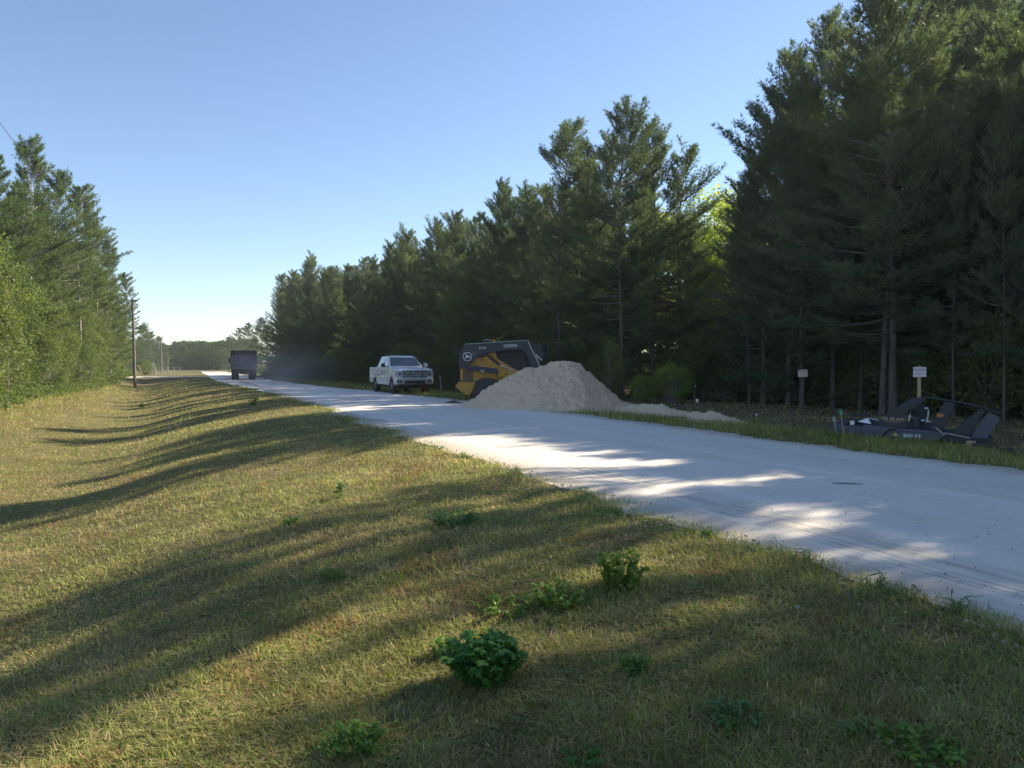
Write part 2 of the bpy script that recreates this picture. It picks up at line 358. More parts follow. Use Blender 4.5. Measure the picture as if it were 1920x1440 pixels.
def pine_geo(seed, H=14., cb=.1, Lmax=2.2, k=6, needle=(.20, .035), step=.36, sub=.15, lean=.25, power=.75, tdrop=1.0, fork=False):
    rng = np.random.RandomState(seed); T = Tubes()
    hs = np.linspace(0, H, 14); amp = lean*(hs/H)**1.5
    tx = amp*np.sin(hs*.35+rng.rand()*6); ty = amp*np.cos(hs*.3+rng.rand()*6)
    T.add(np.stack([tx, ty, hs], -1), np.interp(hs, [0, .6, H], [.135, .105, .012]), 7)
    P = []; D = []
    ph = rng.rand()*6.28; tw = rng.uniform(-.7, .7)
    h = .6
    while h < H-.15:
        t = (h-cb*H)/(H-cb*H)
        if t < 0:
            for _ in range(rng.randint(1, 4)):      # dead snags below the crown
                az = rng.rand()*6.283; Ls = rng.uniform(.3, 1.4)
                d = np.array([math.cos(az), math.sin(az), rng.uniform(-.3, .3)])
                q = np.linspace(0, 1, 4)[:, None]
                b0 = np.array([np.interp(h, hs, tx), np.interp(h, hs, ty), h])
                T.add(b0+d*Ls*q+np.array([0, 0, -.25])*q*q*Ls, np.interp(q[:, 0], [0, 1], [.016, .004]), 3)
            h += step*1.3; continue
        nb = rng.randint(3, 6)
        if rng.rand() < .13: nb = 1
        gap = rng.rand()
        for _ in range(nb):
            az = rng.rand()*6.283
            Lb = Lmax*((1-t)**power)*rng.uniform(.5, 1.2)+.42
            if t < .2: Lb *= .6+2*t
            Lb *= 1+.38*math.sin(az+ph+h*tw)*(1-t*.5)+.18*math.sin(2*az+ph*3+h*1.3)
            if rng.rand() < .06: Lb *= 1.35
            el = R(-8+55*t+rng.uniform(-12, 14))
            d = np.array([math.cos(az)*math.cos(el), math.sin(az)*math.cos(el), math.sin(el)])
            q = np.linspace(0, 1, 6); up = np.array([0, 0, 1.])
            hh = h+rng.uniform(-.12, .12)
            b0 = np.array([np.interp(hh, hs, tx), np.interp(hh, hs, ty), hh])
            pts = b0+d*Lb*q[:, None]+up*(.28*Lb*q[:, None]**2)-up*.10*Lb*q[:, None]
            T.add(pts, np.interp(q, [0, 1], [.010+.011*Lb, .005]), 3)
            s = max(.22, .5-.25*t) if Lb > .7 else .1
            while s < 1.0:
                p = np.array([np.interp(s, q, pts[:, i]) for i in range(3)])
                for sd in (-1, 1):
                    l2 = min((.22+.55*(1-s))*min(Lb, 1.6)*rng.uniform(.5, 1.2), 1.0)
                    a2 = az+sd*R(rng.uniform(30, 65)); e2 = el+R(rng.uniform(0, 35))
                    d2 = np.array([math.cos(a2)*math.cos(e2), math.sin(a2)*math.cos(e2), math.sin(e2)])
                    m = max(2, int(l2/sub*tdrop)); f = (np.arange(m)+rng.rand())/m
                    P.append(p+d2*l2*f[:, None]+np.array([0, 0, .12])*l2*f[:, None]**2); D.append(np.repeat(d2[None], m, 0)+np.array([0, 0, .35]))
                    if l2 > .4: T.add(np.array([p, p+d2*l2*.8]), [.006, .003], 3)
                s += .17/Lb*rng.uniform(.7, 1.3)/max(tdrop, .5)
            m = 3; f = np.linspace(.85, 1.03, m)
            P.append(b0+d*Lb*f[:, None]+up*(.28*Lb*f[:, None]**2)-up*.1*Lb*f[:, None]); D.append(np.repeat((d+up*.8)[None], m, 0))
        h += step*rng.uniform(.7, 1.3)*(1.0 if t < .8 else .7)
    m = 10; f = np.linspace(H-.8, H+.12, m)
    P.append(np.stack([np.interp(f, hs, tx), np.interp(f, hs, ty), f], -1)); D.append(np.repeat(np.array([[0, 0, 1.6]]), m, 0))
    P = np.concatenate(P); D = np.concatenate(D)
    V, Fa = tuft_tris(P, norm(D), rng, k, needle[0], needle[1], .62)
    return T, V, Fa
def leaf_quads(P, rng, size, up=.5, D=None):
    n = len(P); d = norm(rng.normal(0, 1, (n, 3)) + (0 if D is None else D)); nr = norm(rng.normal(0, 1, (n, 3))+np.array([0, 0, up*2]))
    side = norm(np.cross(d, nr)); d = np.cross(nr, side)
    s = size*rng.uniform(.6, 1.3, (n, 1))
    V = np.stack([P-d*s*.5, P+side*s*.32, P+d*s*.6, P-side*s*.32], 1).reshape(-1, 3)
    return V, np.arange(n*4).reshape(-1, 4)
def broad_geo(seed, H, Rr, base=.1, clumps=60, per=120, leaf=.09, cs=.45, shell=.6):
    rng = np.random.RandomState(seed); T = Tubes(); cs_ = []
    nst = rng.randint(2, 5)
    roots = [np.array([rng.uniform(-.2, .2)*Rr, rng.uniform(-.2, .2)*Rr, 0]) for _ in range(nst)]
    for i in range(clumps):
        while True:
            q = rng.uniform(-1, 1, 3)
            if .15 < np.linalg.norm(q) < 1: break
        q = q/np.linalg.norm(q)*rng.uniform(shell, 1.05)**.7
        z = H*(base+(1-base)*(q[2]*.5+.5)); wid = Rr*(1.0 if z < .6*H else 1.15-(z/H-.6)*.9)
        c = np.array([q[0]*wid, q[1]*wid, z]); cs_.append(c)
        r0 = roots[i % nst]; mid = (r0+c)/2+rng.normal(0, .08*Rr, 3)+np.array([0, 0, .1*H])*0
        T.add(np.array([r0, mid*.6+r0*.4+np.array([0, 0, .02*H]), mid, c]), [.005*H+.006, .003*H+.006, .007, .004], 4)
    P = np.concatenate([c+rng.normal(0, cs*.5, (per, 3))*np.array([1, 1, .7])*rng.uniform(.7, 1.3) for c in cs_])
    P[:, 2] = np.abs(P[:, 2])+.02
    V, Fa = leaf_quads(P, rng, leaf)
    return T, V, Fa

class Kind:
    """one crown mesh and one trunk mesh, shared by the copies of a tree"""
    def __init__(s, nm, geo, leafmat, barkmat, nominal):
        T, V, Fa = geo; s.H = nominal; s.geo = geo
        s.crown = mesh_np(nm+'_crown', V, Fa, leafmat); s.trunk = T.mesh(nm+'_trunk', barkmat)
NB = M['needle']
edge = [Kind('pine', pine_geo(100+i, 14, .02+.02*(i % 3), 2.5+.25*(i % 3), k=8, needle=(.19, .027), step=.32, lean=.3, power=.68), NB, M['bark'], 14) for i in range(5)]
tallk = [Kind('tall_pine', pine_geo(200+i, 14, .13+.03*i, 2.4+.2*i, k=8, needle=(.19, .027), step=.32, lean=.35, power=.6), NB, M['bark'], 14) for i in range(4)]
stand = [Kind('stand_pine', pine_geo(300+i, 14, .16+.08*i, 2.2, k=6, lean=.5, power=.6), NB, M['bark'], 14) for i in range(3)]
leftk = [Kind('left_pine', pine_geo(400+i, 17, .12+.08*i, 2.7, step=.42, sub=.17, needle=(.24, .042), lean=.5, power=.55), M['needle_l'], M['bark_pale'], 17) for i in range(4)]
bright = Kind('bright_bush', broad_geo(560, 3.2, 1.3, .03, 80, 110, .10, .36), M['leaf_sunpaint'], M['bark_pale'], 3.2)
bush = [Kind('bush', broad_geo(500+i, 3.2, 1.3, .05, 62, 110, .10, .42), M['leaf'], M['bark_pale'], 3.2) for i in range(4)]
broad = [Kind('oak', broad_geo(600+i, 8, 1.9, .03, 150, 130, .12, .6, .4), M['leaf'], M['bark_pale'], 8) for i in range(3)]
pale = [Kind('pale_tree', broad_geo(650+i, 9, 1.6, .15, 120, 90, .11, .55, .3), M['leaf_pale'], M['bark_pale'], 9) for i in range(1)]
def tree(kind, x, y, H, name='pine_tree', label=None, cat='pine', group=None, wide=1., z=None, rz=None, lean=None):
    s = H/kind.H
    e = empty(name, (x, y, (gz(x, y) if z is None else z)-.04), 0, label, cat, group, (s*wide, s*wide, s))
    e.rotation_euler = (*(lean or (random.uniform(-.02, .02), random.uniform(-.02, .02))), random.uniform(0, 6.28) if rz is None else rz)
    put('trunk', kind.trunk, e); put('crown', kind.crown, e); return e
def place_px(kind, px, py, D, **kw):
    x, y = at(px, D); H = top(py+10, D)-gz(x, y)
    return tree(kind, x, y, H, **kw)

# --- right-hand wood: near block ------------------------------------------------
G1 = 'tall pines of the dark wood at the right'
place_px(tallk[0], 1562, 52, 26.8, label='tallest pointed pine at the left corner of the dark wood on the right', wide=.98, rz=1.)
place_px(edge[1], 1478, 95, 27.6, label='pine with a bushy shoulder just left of the tallest pointed pine', wide=.95)
place_px(tallk[2], 1432, 190, 28.6, label='leaning pine whose ragged limbs reach left over the pale green tree', wide=1.3)
place_px(edge[2], 1405, 320, 29.2, label='shorter pine with low spreading limbs at the left corner of the dark wood', wide=.8)
place_px(tallk[1], 1655, 0, 23.9, label='tall pine directly right of the tallest pointed pine, top at picture edge', wide=1.05)
place_px(tallk[3], 1614, 105, 26.0, label='narrow pine between the two tallest pines of the dark wood', wide=.75)
for px, py, D, i in ((1738, -40, 34, 0), (1778, -60, 35.5, 2), (1815, -40, 33.5, 1), (1850, -60, 36, 3)): place_px(tallk[i], px, py, D, label='straight pine trunk and crown packed inside the dark wood on the right', group=G1, wide=1.15)
near = []
rng = np.random.RandomState(5)
skip = np.random.RandomState(8)
# trees whose tips throw the long shadows over the grass: (u, v, H)
for u, v, H in [(22.4, 21.4, 15.0), (17.3, 20.2, 15.4), (15.7, 20.8, 10.4), (13.9, 20.4, 10.0), (12.3, 20.8, 10.6), (9.9, 20.0, 16.0), (8.15, 19.9, 15.4), (5.5, 20.1, 13.9),
                (4.0, 20.6, 13.5), (2.6, 20.2, 13.9), (1.1, 20.4, 13.9), (4.7, 22.3, 15.0), (3.3, 23, 15.6), (1.6, 23.2, 15.9), (0, 22.8, 15.8), (-1.7, 23.1, 15.8), (-3.4, 23, 15.6), (2.0, 21.6, 14.6), (.3, 21.8, 14.8), (-.7, 20.0, 13.8), (-2.6, 20.3, 13.2), (-4.6, 20, 13.8), (-7, 20.3, 14)]:
    near.append((u, v, H))
for v0, hm in ((22.6, 11.8), (25.2, 13.3), (27.6, 14.8), (30, 16.2), (33, 17), (36, 17.5)):
    u = -6.
    while u < 31-(v0-20)*.35:
        if not (11.2 < u < 17.5 and v0 < 31 and skip.rand() < .4): near.append((u+rng.uniform(-.6, .6), v0+rng.uniform(-.8, .8), hm*rng.uniform(.88, 1.02))); u += rng.uniform(1.7, 2.6)
for i, (u, v, H) in enumerate(near):
    x, y = W(u, v)
    if y > 5:
        H = min(H, top(np.interp(960+x/y*F, [1380, 1440, 1480, 1540, 1590, 1620, 1650, 1680], [420, 220, 160, 80, 150, 130, 0, -900]), y)*rng.uniform(.9, 1.0))
    if 11 < u < 17: H = min(H, (v-6.3)*.637)
    if i % 3 == 1 and v > 20.5: kd = edge[i % 5]
    else: kd = (tallk[i % 4] if v < 24 else stand[i % 3] if v < 26.5 else edge[i % 5])
    tree(kd, x, y, H, label='straight pine trunk and crown packed inside the dark wood on the right', group=G1, wide={8.15: .62, 9.9: .72, 5.5: .85, 15.7: .62, 13.9: .62, 12.3: .7}.get(u, rng.uniform(.85, 1.1)))

# --- right-hand tree line behind the loader and the pickup ------------------------
G2 = 'pines of the tree line right of the road'
RL = [(1165, 200, 34, 3, 'tall', 'tallest pine of the tree line, right behind the sand heap', 1.05),
 (1050, 228, 37, 1, 'tall', 'tall broad pine above the loader, left of the tallest one', 1.15),
 (1103, 262, 39, 2, 'edge', 'slim pine between the two tallest pines above the loader', .8),
 (1222, 243, 36.5, 0, 'tall', 'pine with a forked top just right of the tallest pine', .95),
 (1272, 275, 36, 2, 'tall', 'pine reaching right at the end of the tree line beside the pale tree', 1.15),
 (988, 345, 42, 0, 'edge', 'pine left of the broad pine, above the rear of the loader', 1.),
 (945, 333, 44.5, 3, 'edge', 'sharp topped pine standing up between loader and pickup', .9),
 (905, 398, 47, 4, 'edge', 'shorter pine just left of the sharp topped pine', .95),
 (850, 390, 51, 1, 'edge', 'pine rising over the gap between pickup and loader', 1.),
 (818, 408, 54, 2, 'edge', 'pine directly above the bonnet of the white pickup', .9),
 (770, 425, 59, 0, 'edge', 'pine directly above the cab of the white pickup', 1.05),
 (735, 448, 63, 3, 'edge', 'pine above the tailgate of the white pickup', .95),
 (692, 478, 71, 4, 'edge', 'pine in the tree line left of the white pickup', .95),
 (655, 490, 79, 1, 'edge', 'second pine left of the white pickup in the tree line', 1.05),
 (622, 498, 85, 2, 'edge', 'low gap pine next to the high rounded pine of the line', 1.05),
 (590, 474, 92, 0, 'edge', 'high rounded pine in the far part of the tree line', 1.15),
 (556, 500, 101, 3, 'edge', 'pine next to last at the far end of the tree line', 1.1),
 (526, 506, 111, 1, 'edge', 'last big pine at the far end of the tree line by the dump truck', 1.15)]
for px, py, D, i, k, lb, wd in RL:
    place_px((tallk if k == 'tall' else edge)[i], px, py, D, label=lb, wide=wd, group=G2)
sky = np.array([(500, 545), (515, 512), (590, 480), (620, 500), (690, 485), (760, 432), (850, 400), (900, 412), (945, 352), (1000, 345), (1050, 260), (1110, 280), (1165, 230), (1230, 255), (1290, 320), (1320, 400), (1400, 400), (1500, 220), (1560, 120), (1640, 0), (1700, -900)])
cnt = 0
def line_v(u): return np.interp(u, [26, 34, 45, 60, 80, 100, 125], [21.5, 18.5, 16.8, 15.6, 14, 12.8, 11.6])
for row, (dv, st) in enumerate(((.2, 2.6), (2.2, 2.6), (4.6, 3.0), (7.2, 3.4), (10.5, 3.8))):
    u = 29.+row*.7
    while u < 122:
        uu = u+rng.uniform(-.6, .6); v = float(line_v(uu))+dv+rng.uniform(-.6, .6); x, y = W(uu, v)
        px = 960+x/y*F; ys = np.interp(px, sky[:, 0], sky[:, 1])
        Hm = min((HOR-ys)/F*y+EYE, 14.5)*rng.uniform(.78, .99)
        ok = not (1285 < px < 1400 and y < 46) and y > 30 and not (31 < uu < 38.5 and v > 22)
        if uu < 60 and row == 0: Hm *= rng.uniform(.45, .85)
        if ok:
            kd = edge[cnt % 5] if row < 2 or rng.rand() < .5 else stand[cnt % 3]
            tree(kd, x, y, Hm, label='dark green pine filling the tree line right of the road', group=G2, wide=rng.uniform(.85, 1.15)); cnt += 1
        u += st*rng.uniform(.8, 1.25)*(1+max(0, uu-50)/90)
place_px(pale[0], 1345, 335, 41, name='broadleaf_tree', label='pale sunlit broadleaf tree showing in the gap before the dark wood', cat='tree', wide=1.75)
place_px(pale[0], 1312, 400, 39.5, name='broadleaf_tree', label='pale yellow green tree beside the last tall pine of the tree line', cat='tree', wide=1.3)
place_px(pale[0], 1378, 380, 44, name='broadleaf_tree', label='paler low broadleaf tree half behind the dark wood corner', cat='tree', wide=1.2)
place_px(broad[0], 1318, 480, 38, name='broadleaf_tree', label='mid green broadleaf tree below the pale tree in the gap', cat='tree', wide=.9)
place_px(broad[1], 860, 520, 46, name='broadleaf_tree', label='bright green broadleaf tree growing out of the pines above the pickup bonnet', cat='tree', wide=.8)
place_px(bush[2], 1140, 620, 32, name='broadleaf_tree', label='yellow green young tree in front of the pines behind the heap', cat='tree', wide=.6)
# bushes along the right tree line
BG = 'bushes along the foot of the right-hand pines'
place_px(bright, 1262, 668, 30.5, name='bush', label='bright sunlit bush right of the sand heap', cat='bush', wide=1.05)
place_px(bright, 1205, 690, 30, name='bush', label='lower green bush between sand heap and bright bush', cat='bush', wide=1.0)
place_px(bush[2], 1315, 665, 34, name='bush', label='dark upright bush right of the bright sunlit bush', cat='bush', wide=.9)
place_px(bush[3], 1150, 705, 32, name='bush', label='small bush peeping over the right slope of the sand heap', cat='bush', wide=1.2)
for i in range(26):
    uu = 34+i*3.3+rng.uniform(-1, 1); v = float(line_v(uu))-1.4+rng.uniform(-.3, .6); x, y = W(uu, v)
    tree(bush[i % 4], x, y, rng.uniform(1.6, 3.6), name='bush', label='shaded bush at the foot of the tree line right of the road', cat='bush', group=BG, wide=rng.uniform(.9, 1.3))
for i in range(60):
    u, v = rng.uniform(8, 30), rng.uniform(21.3, 25); x, y = W(u, v)
    if abs(960+x/y*F-1505) < 45 and y < 31: continue
    tree(bush[i % 4], x, y, rng.uniform(1.6, 4.2), name='bush', label='dark bush growing between the trunks of the right-hand wood', cat='bush', group='undergrowth bushes in the dark wood', wide=rng.uniform(.9, 1.3))

# --- left-hand wood ----------------------------------------------------------------
G3 = 'pines of the sunlit wood left of the road'
LL = [(64, 256, 53, 0, 'tallest pine of the sunlit left wood with an open crown', 1.),
 (8, 300, 47, 1, 'pine at the left picture edge, its top cut by the frame', 1.1),
 (112, 322, 58, 2, 'pine just right of the tallest one in the left wood', 1.),
 (150, 352, 66, 3, 'pine with a bare limb reaching right in the left wood', 1.1),
 (182, 402, 77, 1, 'sloping shouldered pine in the middle of the left wood', 1.15),
 (207, 455, 91, 0, 'second to last pine at the road end of the left wood', 1.1),
 (232, 508, 108, 2, 'last pine at the road end of the left wood behind the pole', 1.1)]
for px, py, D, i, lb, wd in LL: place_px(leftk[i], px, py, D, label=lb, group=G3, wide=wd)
skl = np.array([(-200, 280), (0, 330), (60, 330), (110, 370), (150, 400), (180, 440), (207, 490), (235, 530), (258, 560)])
for row, (dv, st) in enumerate(((0, 2.5), (-2.5, 3.0), (-5.2, 3.6))):
    u = 26.+row
    while u < 128:
        uu = u+rng.uniform(-.5, .5); v = -10.8+dv+rng.uniform(-.6, .6)-(.9 if uu > 90 else 0); x, y = W(uu, v)
        px = 960+x/y*F
        if px > -160 and px < 262:
            ys = np.interp(px, skl[:, 0], skl[:, 1]); Hm = min((HOR-ys)/F*y+EYE, 17.5)*rng.uniform(.78, 1.0)
            if row == 0: Hm *= rng.uniform(.6, 1.0)
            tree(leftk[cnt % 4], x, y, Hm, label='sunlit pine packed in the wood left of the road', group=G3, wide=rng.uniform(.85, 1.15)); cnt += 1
        u += st*rng.uniform(.8, 1.2)*(1+max(0, uu-60)/120)
BL = 'sunlit bushes and young trees in front of the left wood'
for i in range(44):
    uu = 25+i*2.35+rng.uniform(-.8, .8); v = -9.3+rng.uniform(-.9, .5)-(.9 if uu > 90 else 0); x, y = W(uu, v)
    if i % 4 == 1: tree(leftk[i % 3], x, y, rng.uniform(6, 11), label='young pine standing forward at the front of the left wood', group=BL)
    elif rng.rand() < .45: tree(broad[i % 3], x, y, rng.uniform(4.5, 9), name='broadleaf_tree', label='leafy young tree with vines at the front of the left wood', cat='tree', group=BL, wide=rng.uniform(.9, 1.15))
    else: tree(bush[i % 4], x, y, rng.uniform(1.8, 4.2), name='bush', label='light green bush at the foot of the left wood', cat='bush', group=BL, wide=rng.uniform(.9, 1.25))
x, y = W(14.2, -6.2)
tree(bush[1], -9.9, 14.0, .75, name='bush', label='small bright green bush at the left picture edge in the swale', cat='bush', wide=1.0)

# --- beyond the junction -------------------------------------------------------------
G4 = 'trees beyond the road junction'
FT = [(268, 600, 175, 'round topped pine right behind the nearest pole'), (283, 612, 185, 'far pine between the first and second pole'), (297, 622, 190, 'far pine just left of the second pole'),
      (307, 634, 205, 'far pine just right of the second pole'), (262, 630, 165, 'far tree half hidden by the nearest pole')]
for i, (px, py, D, lb) in enumerate(FT): place_px(edge[i % 5], px, py, D, label=lb, group=G4, wide=1.5)
FT = [(488, 588, 175, 'sunlit far pine right of the dump truck'), (468, 597, 190, 'far pine behind the dump truck bed'), (446, 607, 205, 'far pine above the left side of the dump truck'), (428, 622, 230, 'far pine left of the dump truck'), (502, 600, 160, 'sunlit far tree tucked against the last big pine'), (478, 625, 165, 'lower far tree seen over the dump truck')]
for i, (px, py, D, lb) in enumerate(FT): place_px(edge[(i+2) % 5], px, py, D, label=lb, group=G4, wide=1.5)
for i in range(8):
    px = 470+i*6+rng.uniform(-2, 2); D = 140+rng.uniform(-6, 12); place_px(bush[i % 4], px, 682-rng.uniform(0, 14), D, name='bush', label='sunlit bush beyond the junction right of the dump truck', cat='bush', group='bushes beyond the junction', wide=1.3)

# far woods and the deep wood behind the front rows: one mass each
def mass(name, items, geos, mat, label):
    Vs = []; Fs = []; n = 0
    for i, (x, y, z, H, nominal, w) in enumerate(items):
        V, Fa = geos[i % len(geos)]; a = rng.rand()*6.28; s = H/nominal
        c, sn = math.cos(a), math.sin(a); Q = np.empty_like(V)
        Q[:, 0] = (V[:, 0]*c-V[:, 1]*sn)*s*w+x; Q[:, 1] = (V[:, 0]*sn+V[:, 1]*c)*s*w+y; Q[:, 2] = V[:, 2]*s+z
        Vs.append(Q); Fs.append(Fa+n); n += len(V)
    o = put(name, mesh_np(name, np.concatenate(Vs), np.concatenate(Fs), mat)); tag(o, label, 'woods', kind='stuff')
low = []
for i in range(3):
    T, V, Fa = pine_geo(700+i, 14, -.02, 2.9, k=4, needle=(.42, .11), step=.55, sub=.3, tdrop=.6, power=.55); low.append((V, Fa))
items = []
for i in range(150):
    D = rng.uniform(250, 420); px = rng.uniform(245, 470); x, y = at(px, D)
    ys = np.interp(px, [245, 320, 340, 410, 430, 470], [640, 650, 643, 645, 640, 640])+rng.uniform(-3, 6); items.append((x, y, -.1, (HOR-ys)/F*D+EYE, 14, 2.2))
mass('far_woods', items, low, M['needle_far'], 'far green wood closing the view at the end of the road')
items = []
for i in range(210):
    u = rng.uniform(-12, 120) if i < 120 else rng.uniform(-12, 34); v = rng.uniform(37, 50) if u < 30 else float(line_v(u))+rng.uniform(13, 26)
    x, y = W(u, v); px = 960+x/y*F if y > 5 else 3000; ys = np.interp(px, sky[:, 0], sky[:, 1]); Hm = min((HOR-ys)/F*max(y, 5)+EYE, 14.0)*.85
    if 30 < u < 44: Hm = min(Hm, 6.5)
    items.append((x, y, -.1, max(Hm, 5), 14, 1.3))
mass('deep_woods', items, low, M['needle_far'], 'dark depth of the wood behind the right-hand pines')
items = []
for i in range(70):
    u = rng.uniform(24, 122); v = rng.uniform(-32, -18); x, y = W(u, v); items.append((x, y, -.3, rng.uniform(9, 12), 14, 1.4))
mass('left_deep_woods', items, low, M['needle_far'], 'shaded depth of the wood behind the left-hand pines')
# leafy undergrowth that reads as one cover
def undergrowth(name, n, ur, vf, hr, leaf, mat, label):
    P = []
    for i in range(n):
        u = rng.uniform(*ur); v = vf(u); x, y = W(u, v); m = 70; r = rng.uniform(.3, .8); h = rng.uniform(*hr)
        q = rng.normal(0, .5, (m, 3)); q[:, 2] = rng.uniform(0, 1, m)
        P.append(np.stack([x+q[:, 0]*r, y+q[:, 1]*r, gz(x, y)+q[:, 2]*h], -1))
    P = np.concatenate(P); V, Fa = leaf_quads(P, rng, leaf, .4)
    tag(put(name, mesh_np(name, V, Fa, mat)), label, 'undergrowth', kind='stuff')
undergrowth('undergrowth', 1300, (-2, 36), lambda u: rng.uniform(20.8, 38), (.4, 2.6), .13, M['leaf'], 'dark leafy undergrowth on the floor of the right-hand wood')
undergrowth('low_scrub', 520, (24, 125), lambda u: -8.6+rng.uniform(-1.6, .9), (.3, 1.1), .12, M['leaf'], 'low green scrub along the foot of the left wood')
undergrowth('verge_scrub', 260, (44, 120), lambda u: float(line_v(u))-1.9+rng.uniform(-.6, .6), (.2, .8), .12, M['leaf'], 'low scrub along the foot of the right-hand tree line')
# ------------------------------------------------------------------ grass
def grass():
    rng = np.random.RandomState(11)
    def sample(n, r0, r1, power):
        q = rng.rand(n)
        if power == 2: r = r0*(r1/r0)**q
        else: r = np.sqrt(r0*r0+q*(r1*r1-r0*r0))
        a = rng.uniform(-R(46), R(44), n); return r*np.sin(a), r*np.cos(a), r
    xs, ys, rs = zip(sample(150000, 1.6, 4.2, 0), sample(620000, 4.2, 95, 2))
    x = np.concatenate(xs); y = np.concatenate(ys); r = np.concatenate(rs)
    u, v = UV(x, y)
    le = left_edge(u)+rag(u, 1); re = right_edge(u)+rag(u, 2)
    edgeL = (v < le+.10*rng.rand(len(v))**3*2); edgeR = (v > re-.06) & ((v < np.where(u < 26, 12.9, re+3.6)) | ((v < 20.5) & (rng.rand(len(v)) < .45))) & (u < 100)
    # pile footprint kept clear; thin grass where sand is spread
    inpile = ((x-1.6)/3.9)**2+((y-26.3)/2.9)**2 < 1
    keep = (edgeL & (v > -11.5) & (u < 104)) | (edgeR & ~inpile & ~((u > 20.5) & (u < 29) & (v < 11.4) & (x < 2.2)))
    bare = fbm(x*.9, y*.9, 40) > .70
    keep &= ~(bare & (rng.rand(len(x)) < .7))
    for bx, by, br in ((425, 1240, .17), (300, 1310, .14), (235, 990, .22), (1680, 1290, .14), (1130, 1190, .13), (1465, 1225, .13), (790, 1085, .18), (540, 1350, .12), (1290, 1130, .15)):
        zx, zy = 0., 5.
        for _ in range(30):
            Dq = (EYE-gz(zx, zy))*F/(by-HOR); zx = zx*.5+.5*at(bx, Dq)[0]; zy = zy*.5+.5*Dq
        dd = np.hypot(x-zx, (y-zy)*1.3)+(fbm(x*9, y*9, 7)-.5)*br*1.5
        keep &= ~((dd < br) & (rng.rand(len(x)) < .85))
    x, y, r, u, v = x[keep], y[keep], r[keep], u[keep], v[keep]; n = len(x)
    # ragged clumps of longer blades
    m = 4200; qc = rng.rand(m); rc = 1.8*(30/1.8)**qc; ac = rng.uniform(-R(46), R(44), m); xc, yc = rc*np.sin(ac), rc*np.cos(ac); uc, vc = UV(xc, yc)
    kc = vc < left_edge(uc)+.05; xc, yc, rc = xc[kc], yc[kc], rc[kc]; per = 26
    sp = .05+.004*rc; x2 = np.repeat(xc, per)+rng.normal(0, 1, len(xc)*per)*np.repeat(sp, per); y2 = np.repeat(yc, per)+rng.normal(0, 1, len(xc)*per)*np.repeat(sp, per)
    clump = np.concatenate([np.zeros(n, bool), np.ones(len(x2), bool)]); cg_ = np.concatenate([np.zeros(n), np.repeat(rng.rand(len(xc)), per)])
    x = np.concatenate([x, x2]); y = np.concatenate([y, y2]); r = np.hypot(x, y); u, v = UV(x, y); n = len(x)
    right = v > 9; le = left_edge(u)+rag(u, 1)
    near_edge = np.clip(1-np.abs(v-le)/.8, 0, 1)*(~right)
    g = fbm(x*.55, y*.55, 50)*.55+fbm(x*2.6, y*2.6, 60)*.45      # green patches
    tall = fbm(x*1.3, y*1.3, 70)
    flat = (rng.rand(n) < np.where(right, .12, np.where(clump, .1, .45)))
    ln = np.where(right, np.where(v > 13, .07, .13), .048)*rng.uniform(.5, 1.35, n)*(1+.5*near_edge)*(.55+.95*tall)
    back = np.clip((-5-v)/3, 0, 1)*(v < 0); ln = ln*(1+2.2*back)
    ln = np.where(flat, ln*1.25, ln)*np.clip(1+(r-8)/60, 1, 2.2)
    ln = np.where(clump, ln*1.1, ln)
    wd = np.clip(.0028+.0004*r, .0035, .03)*rng.uniform(.7, 1.4, n)
    az = rng.rand(n)*6.283; tilt = np.where(flat, rng.uniform(1.15, 1.5, n), np.abs(rng.normal(.35, .28, n)))
    d = np.stack([np.cos(az)*np.sin(tilt), np.sin(az)*np.sin(tilt), np.cos(tilt)], -1)
    side = np.stack([-np.sin(az+rng.normal(0, .5, n)), np.cos(az+rng.normal(0, .5, n)), np.zeros(n)], -1)
    b = np.stack([x, y, ground_z(x, y)+np.where(flat, .012*rng.rand(n)+.006, -.004)], -1)
    bend = np.stack([np.cos(az), np.sin(az), -.35*np.ones(n)], -1)*(ln*rng.uniform(.1, .45, n))[:, None]
    L1 = ln[:, None]
    V = np.stack([b-side*wd[:, None]*.5, b+side*wd[:, None]*.5, b+d*L1*.55+side*wd[:, None]*.38+bend*.25, b+d*L1*.55-side*wd[:, None]*.38+bend*.25, b+d*L1+bend], 1).reshape(-1, 3)
    i = np.arange(n)[:, None]*5
    Fa = np.concatenate([i+np.array([[0, 1, 2]]), i+np.array([[0, 2, 3]]), i+np.array([[3, 2, 4]])])
    green = np.clip((g-.30)*4.0+.35*near_edge+.25*back, 0.12, 1); green = np.where(right, np.where(v > 13, .35, .88), green)
    green = np.where(clump, np.where(cg_ < .62, .95, .12), green)
    rr = rng.rand(n); isg = rr < green*.85
    isg = np.where(flat & ~right, rr < green*.3, isg)
    cg = np.array([[.115, .165, .042]])*(1-rng.rand(n, 1))+np.array([[.21, .235, .07]])*rng.rand(n, 1)
    q = rng.rand(n, 1); cg = np.array([[.16, .235, .05]])*(1-q)+np.array([[.38, .40, .105]])*q
    q = rng.rand(n, 1)**1.4; cs = np.array([[.57, .48, .24]])*(1-q)+np.array([[.28, .19, .09]])*q
    red = (fbm(x*1.4, y*1.4, 90) > .66)[:, None]; cs = np.where(red, cs*np.array([[.9, .72, .68]]), cs)
    col = np.where(isg[:, None], cg, cs)*rng.uniform(.7, 1.25, (n, 1))*(.62+.76*fbm(x*3.1, y*3.1, 120))[:, None]*(.75+.5*fbm(x*.4, y*.4, 130))[:, None]
    me = mesh_np('grass', V, Fa, M['grass'], False, np.repeat(col, 5, 0))
    tag(put('grass', me), 'short mown half dry grass covering the bank, swale and verges', 'grass', kind='stuff')
grass()

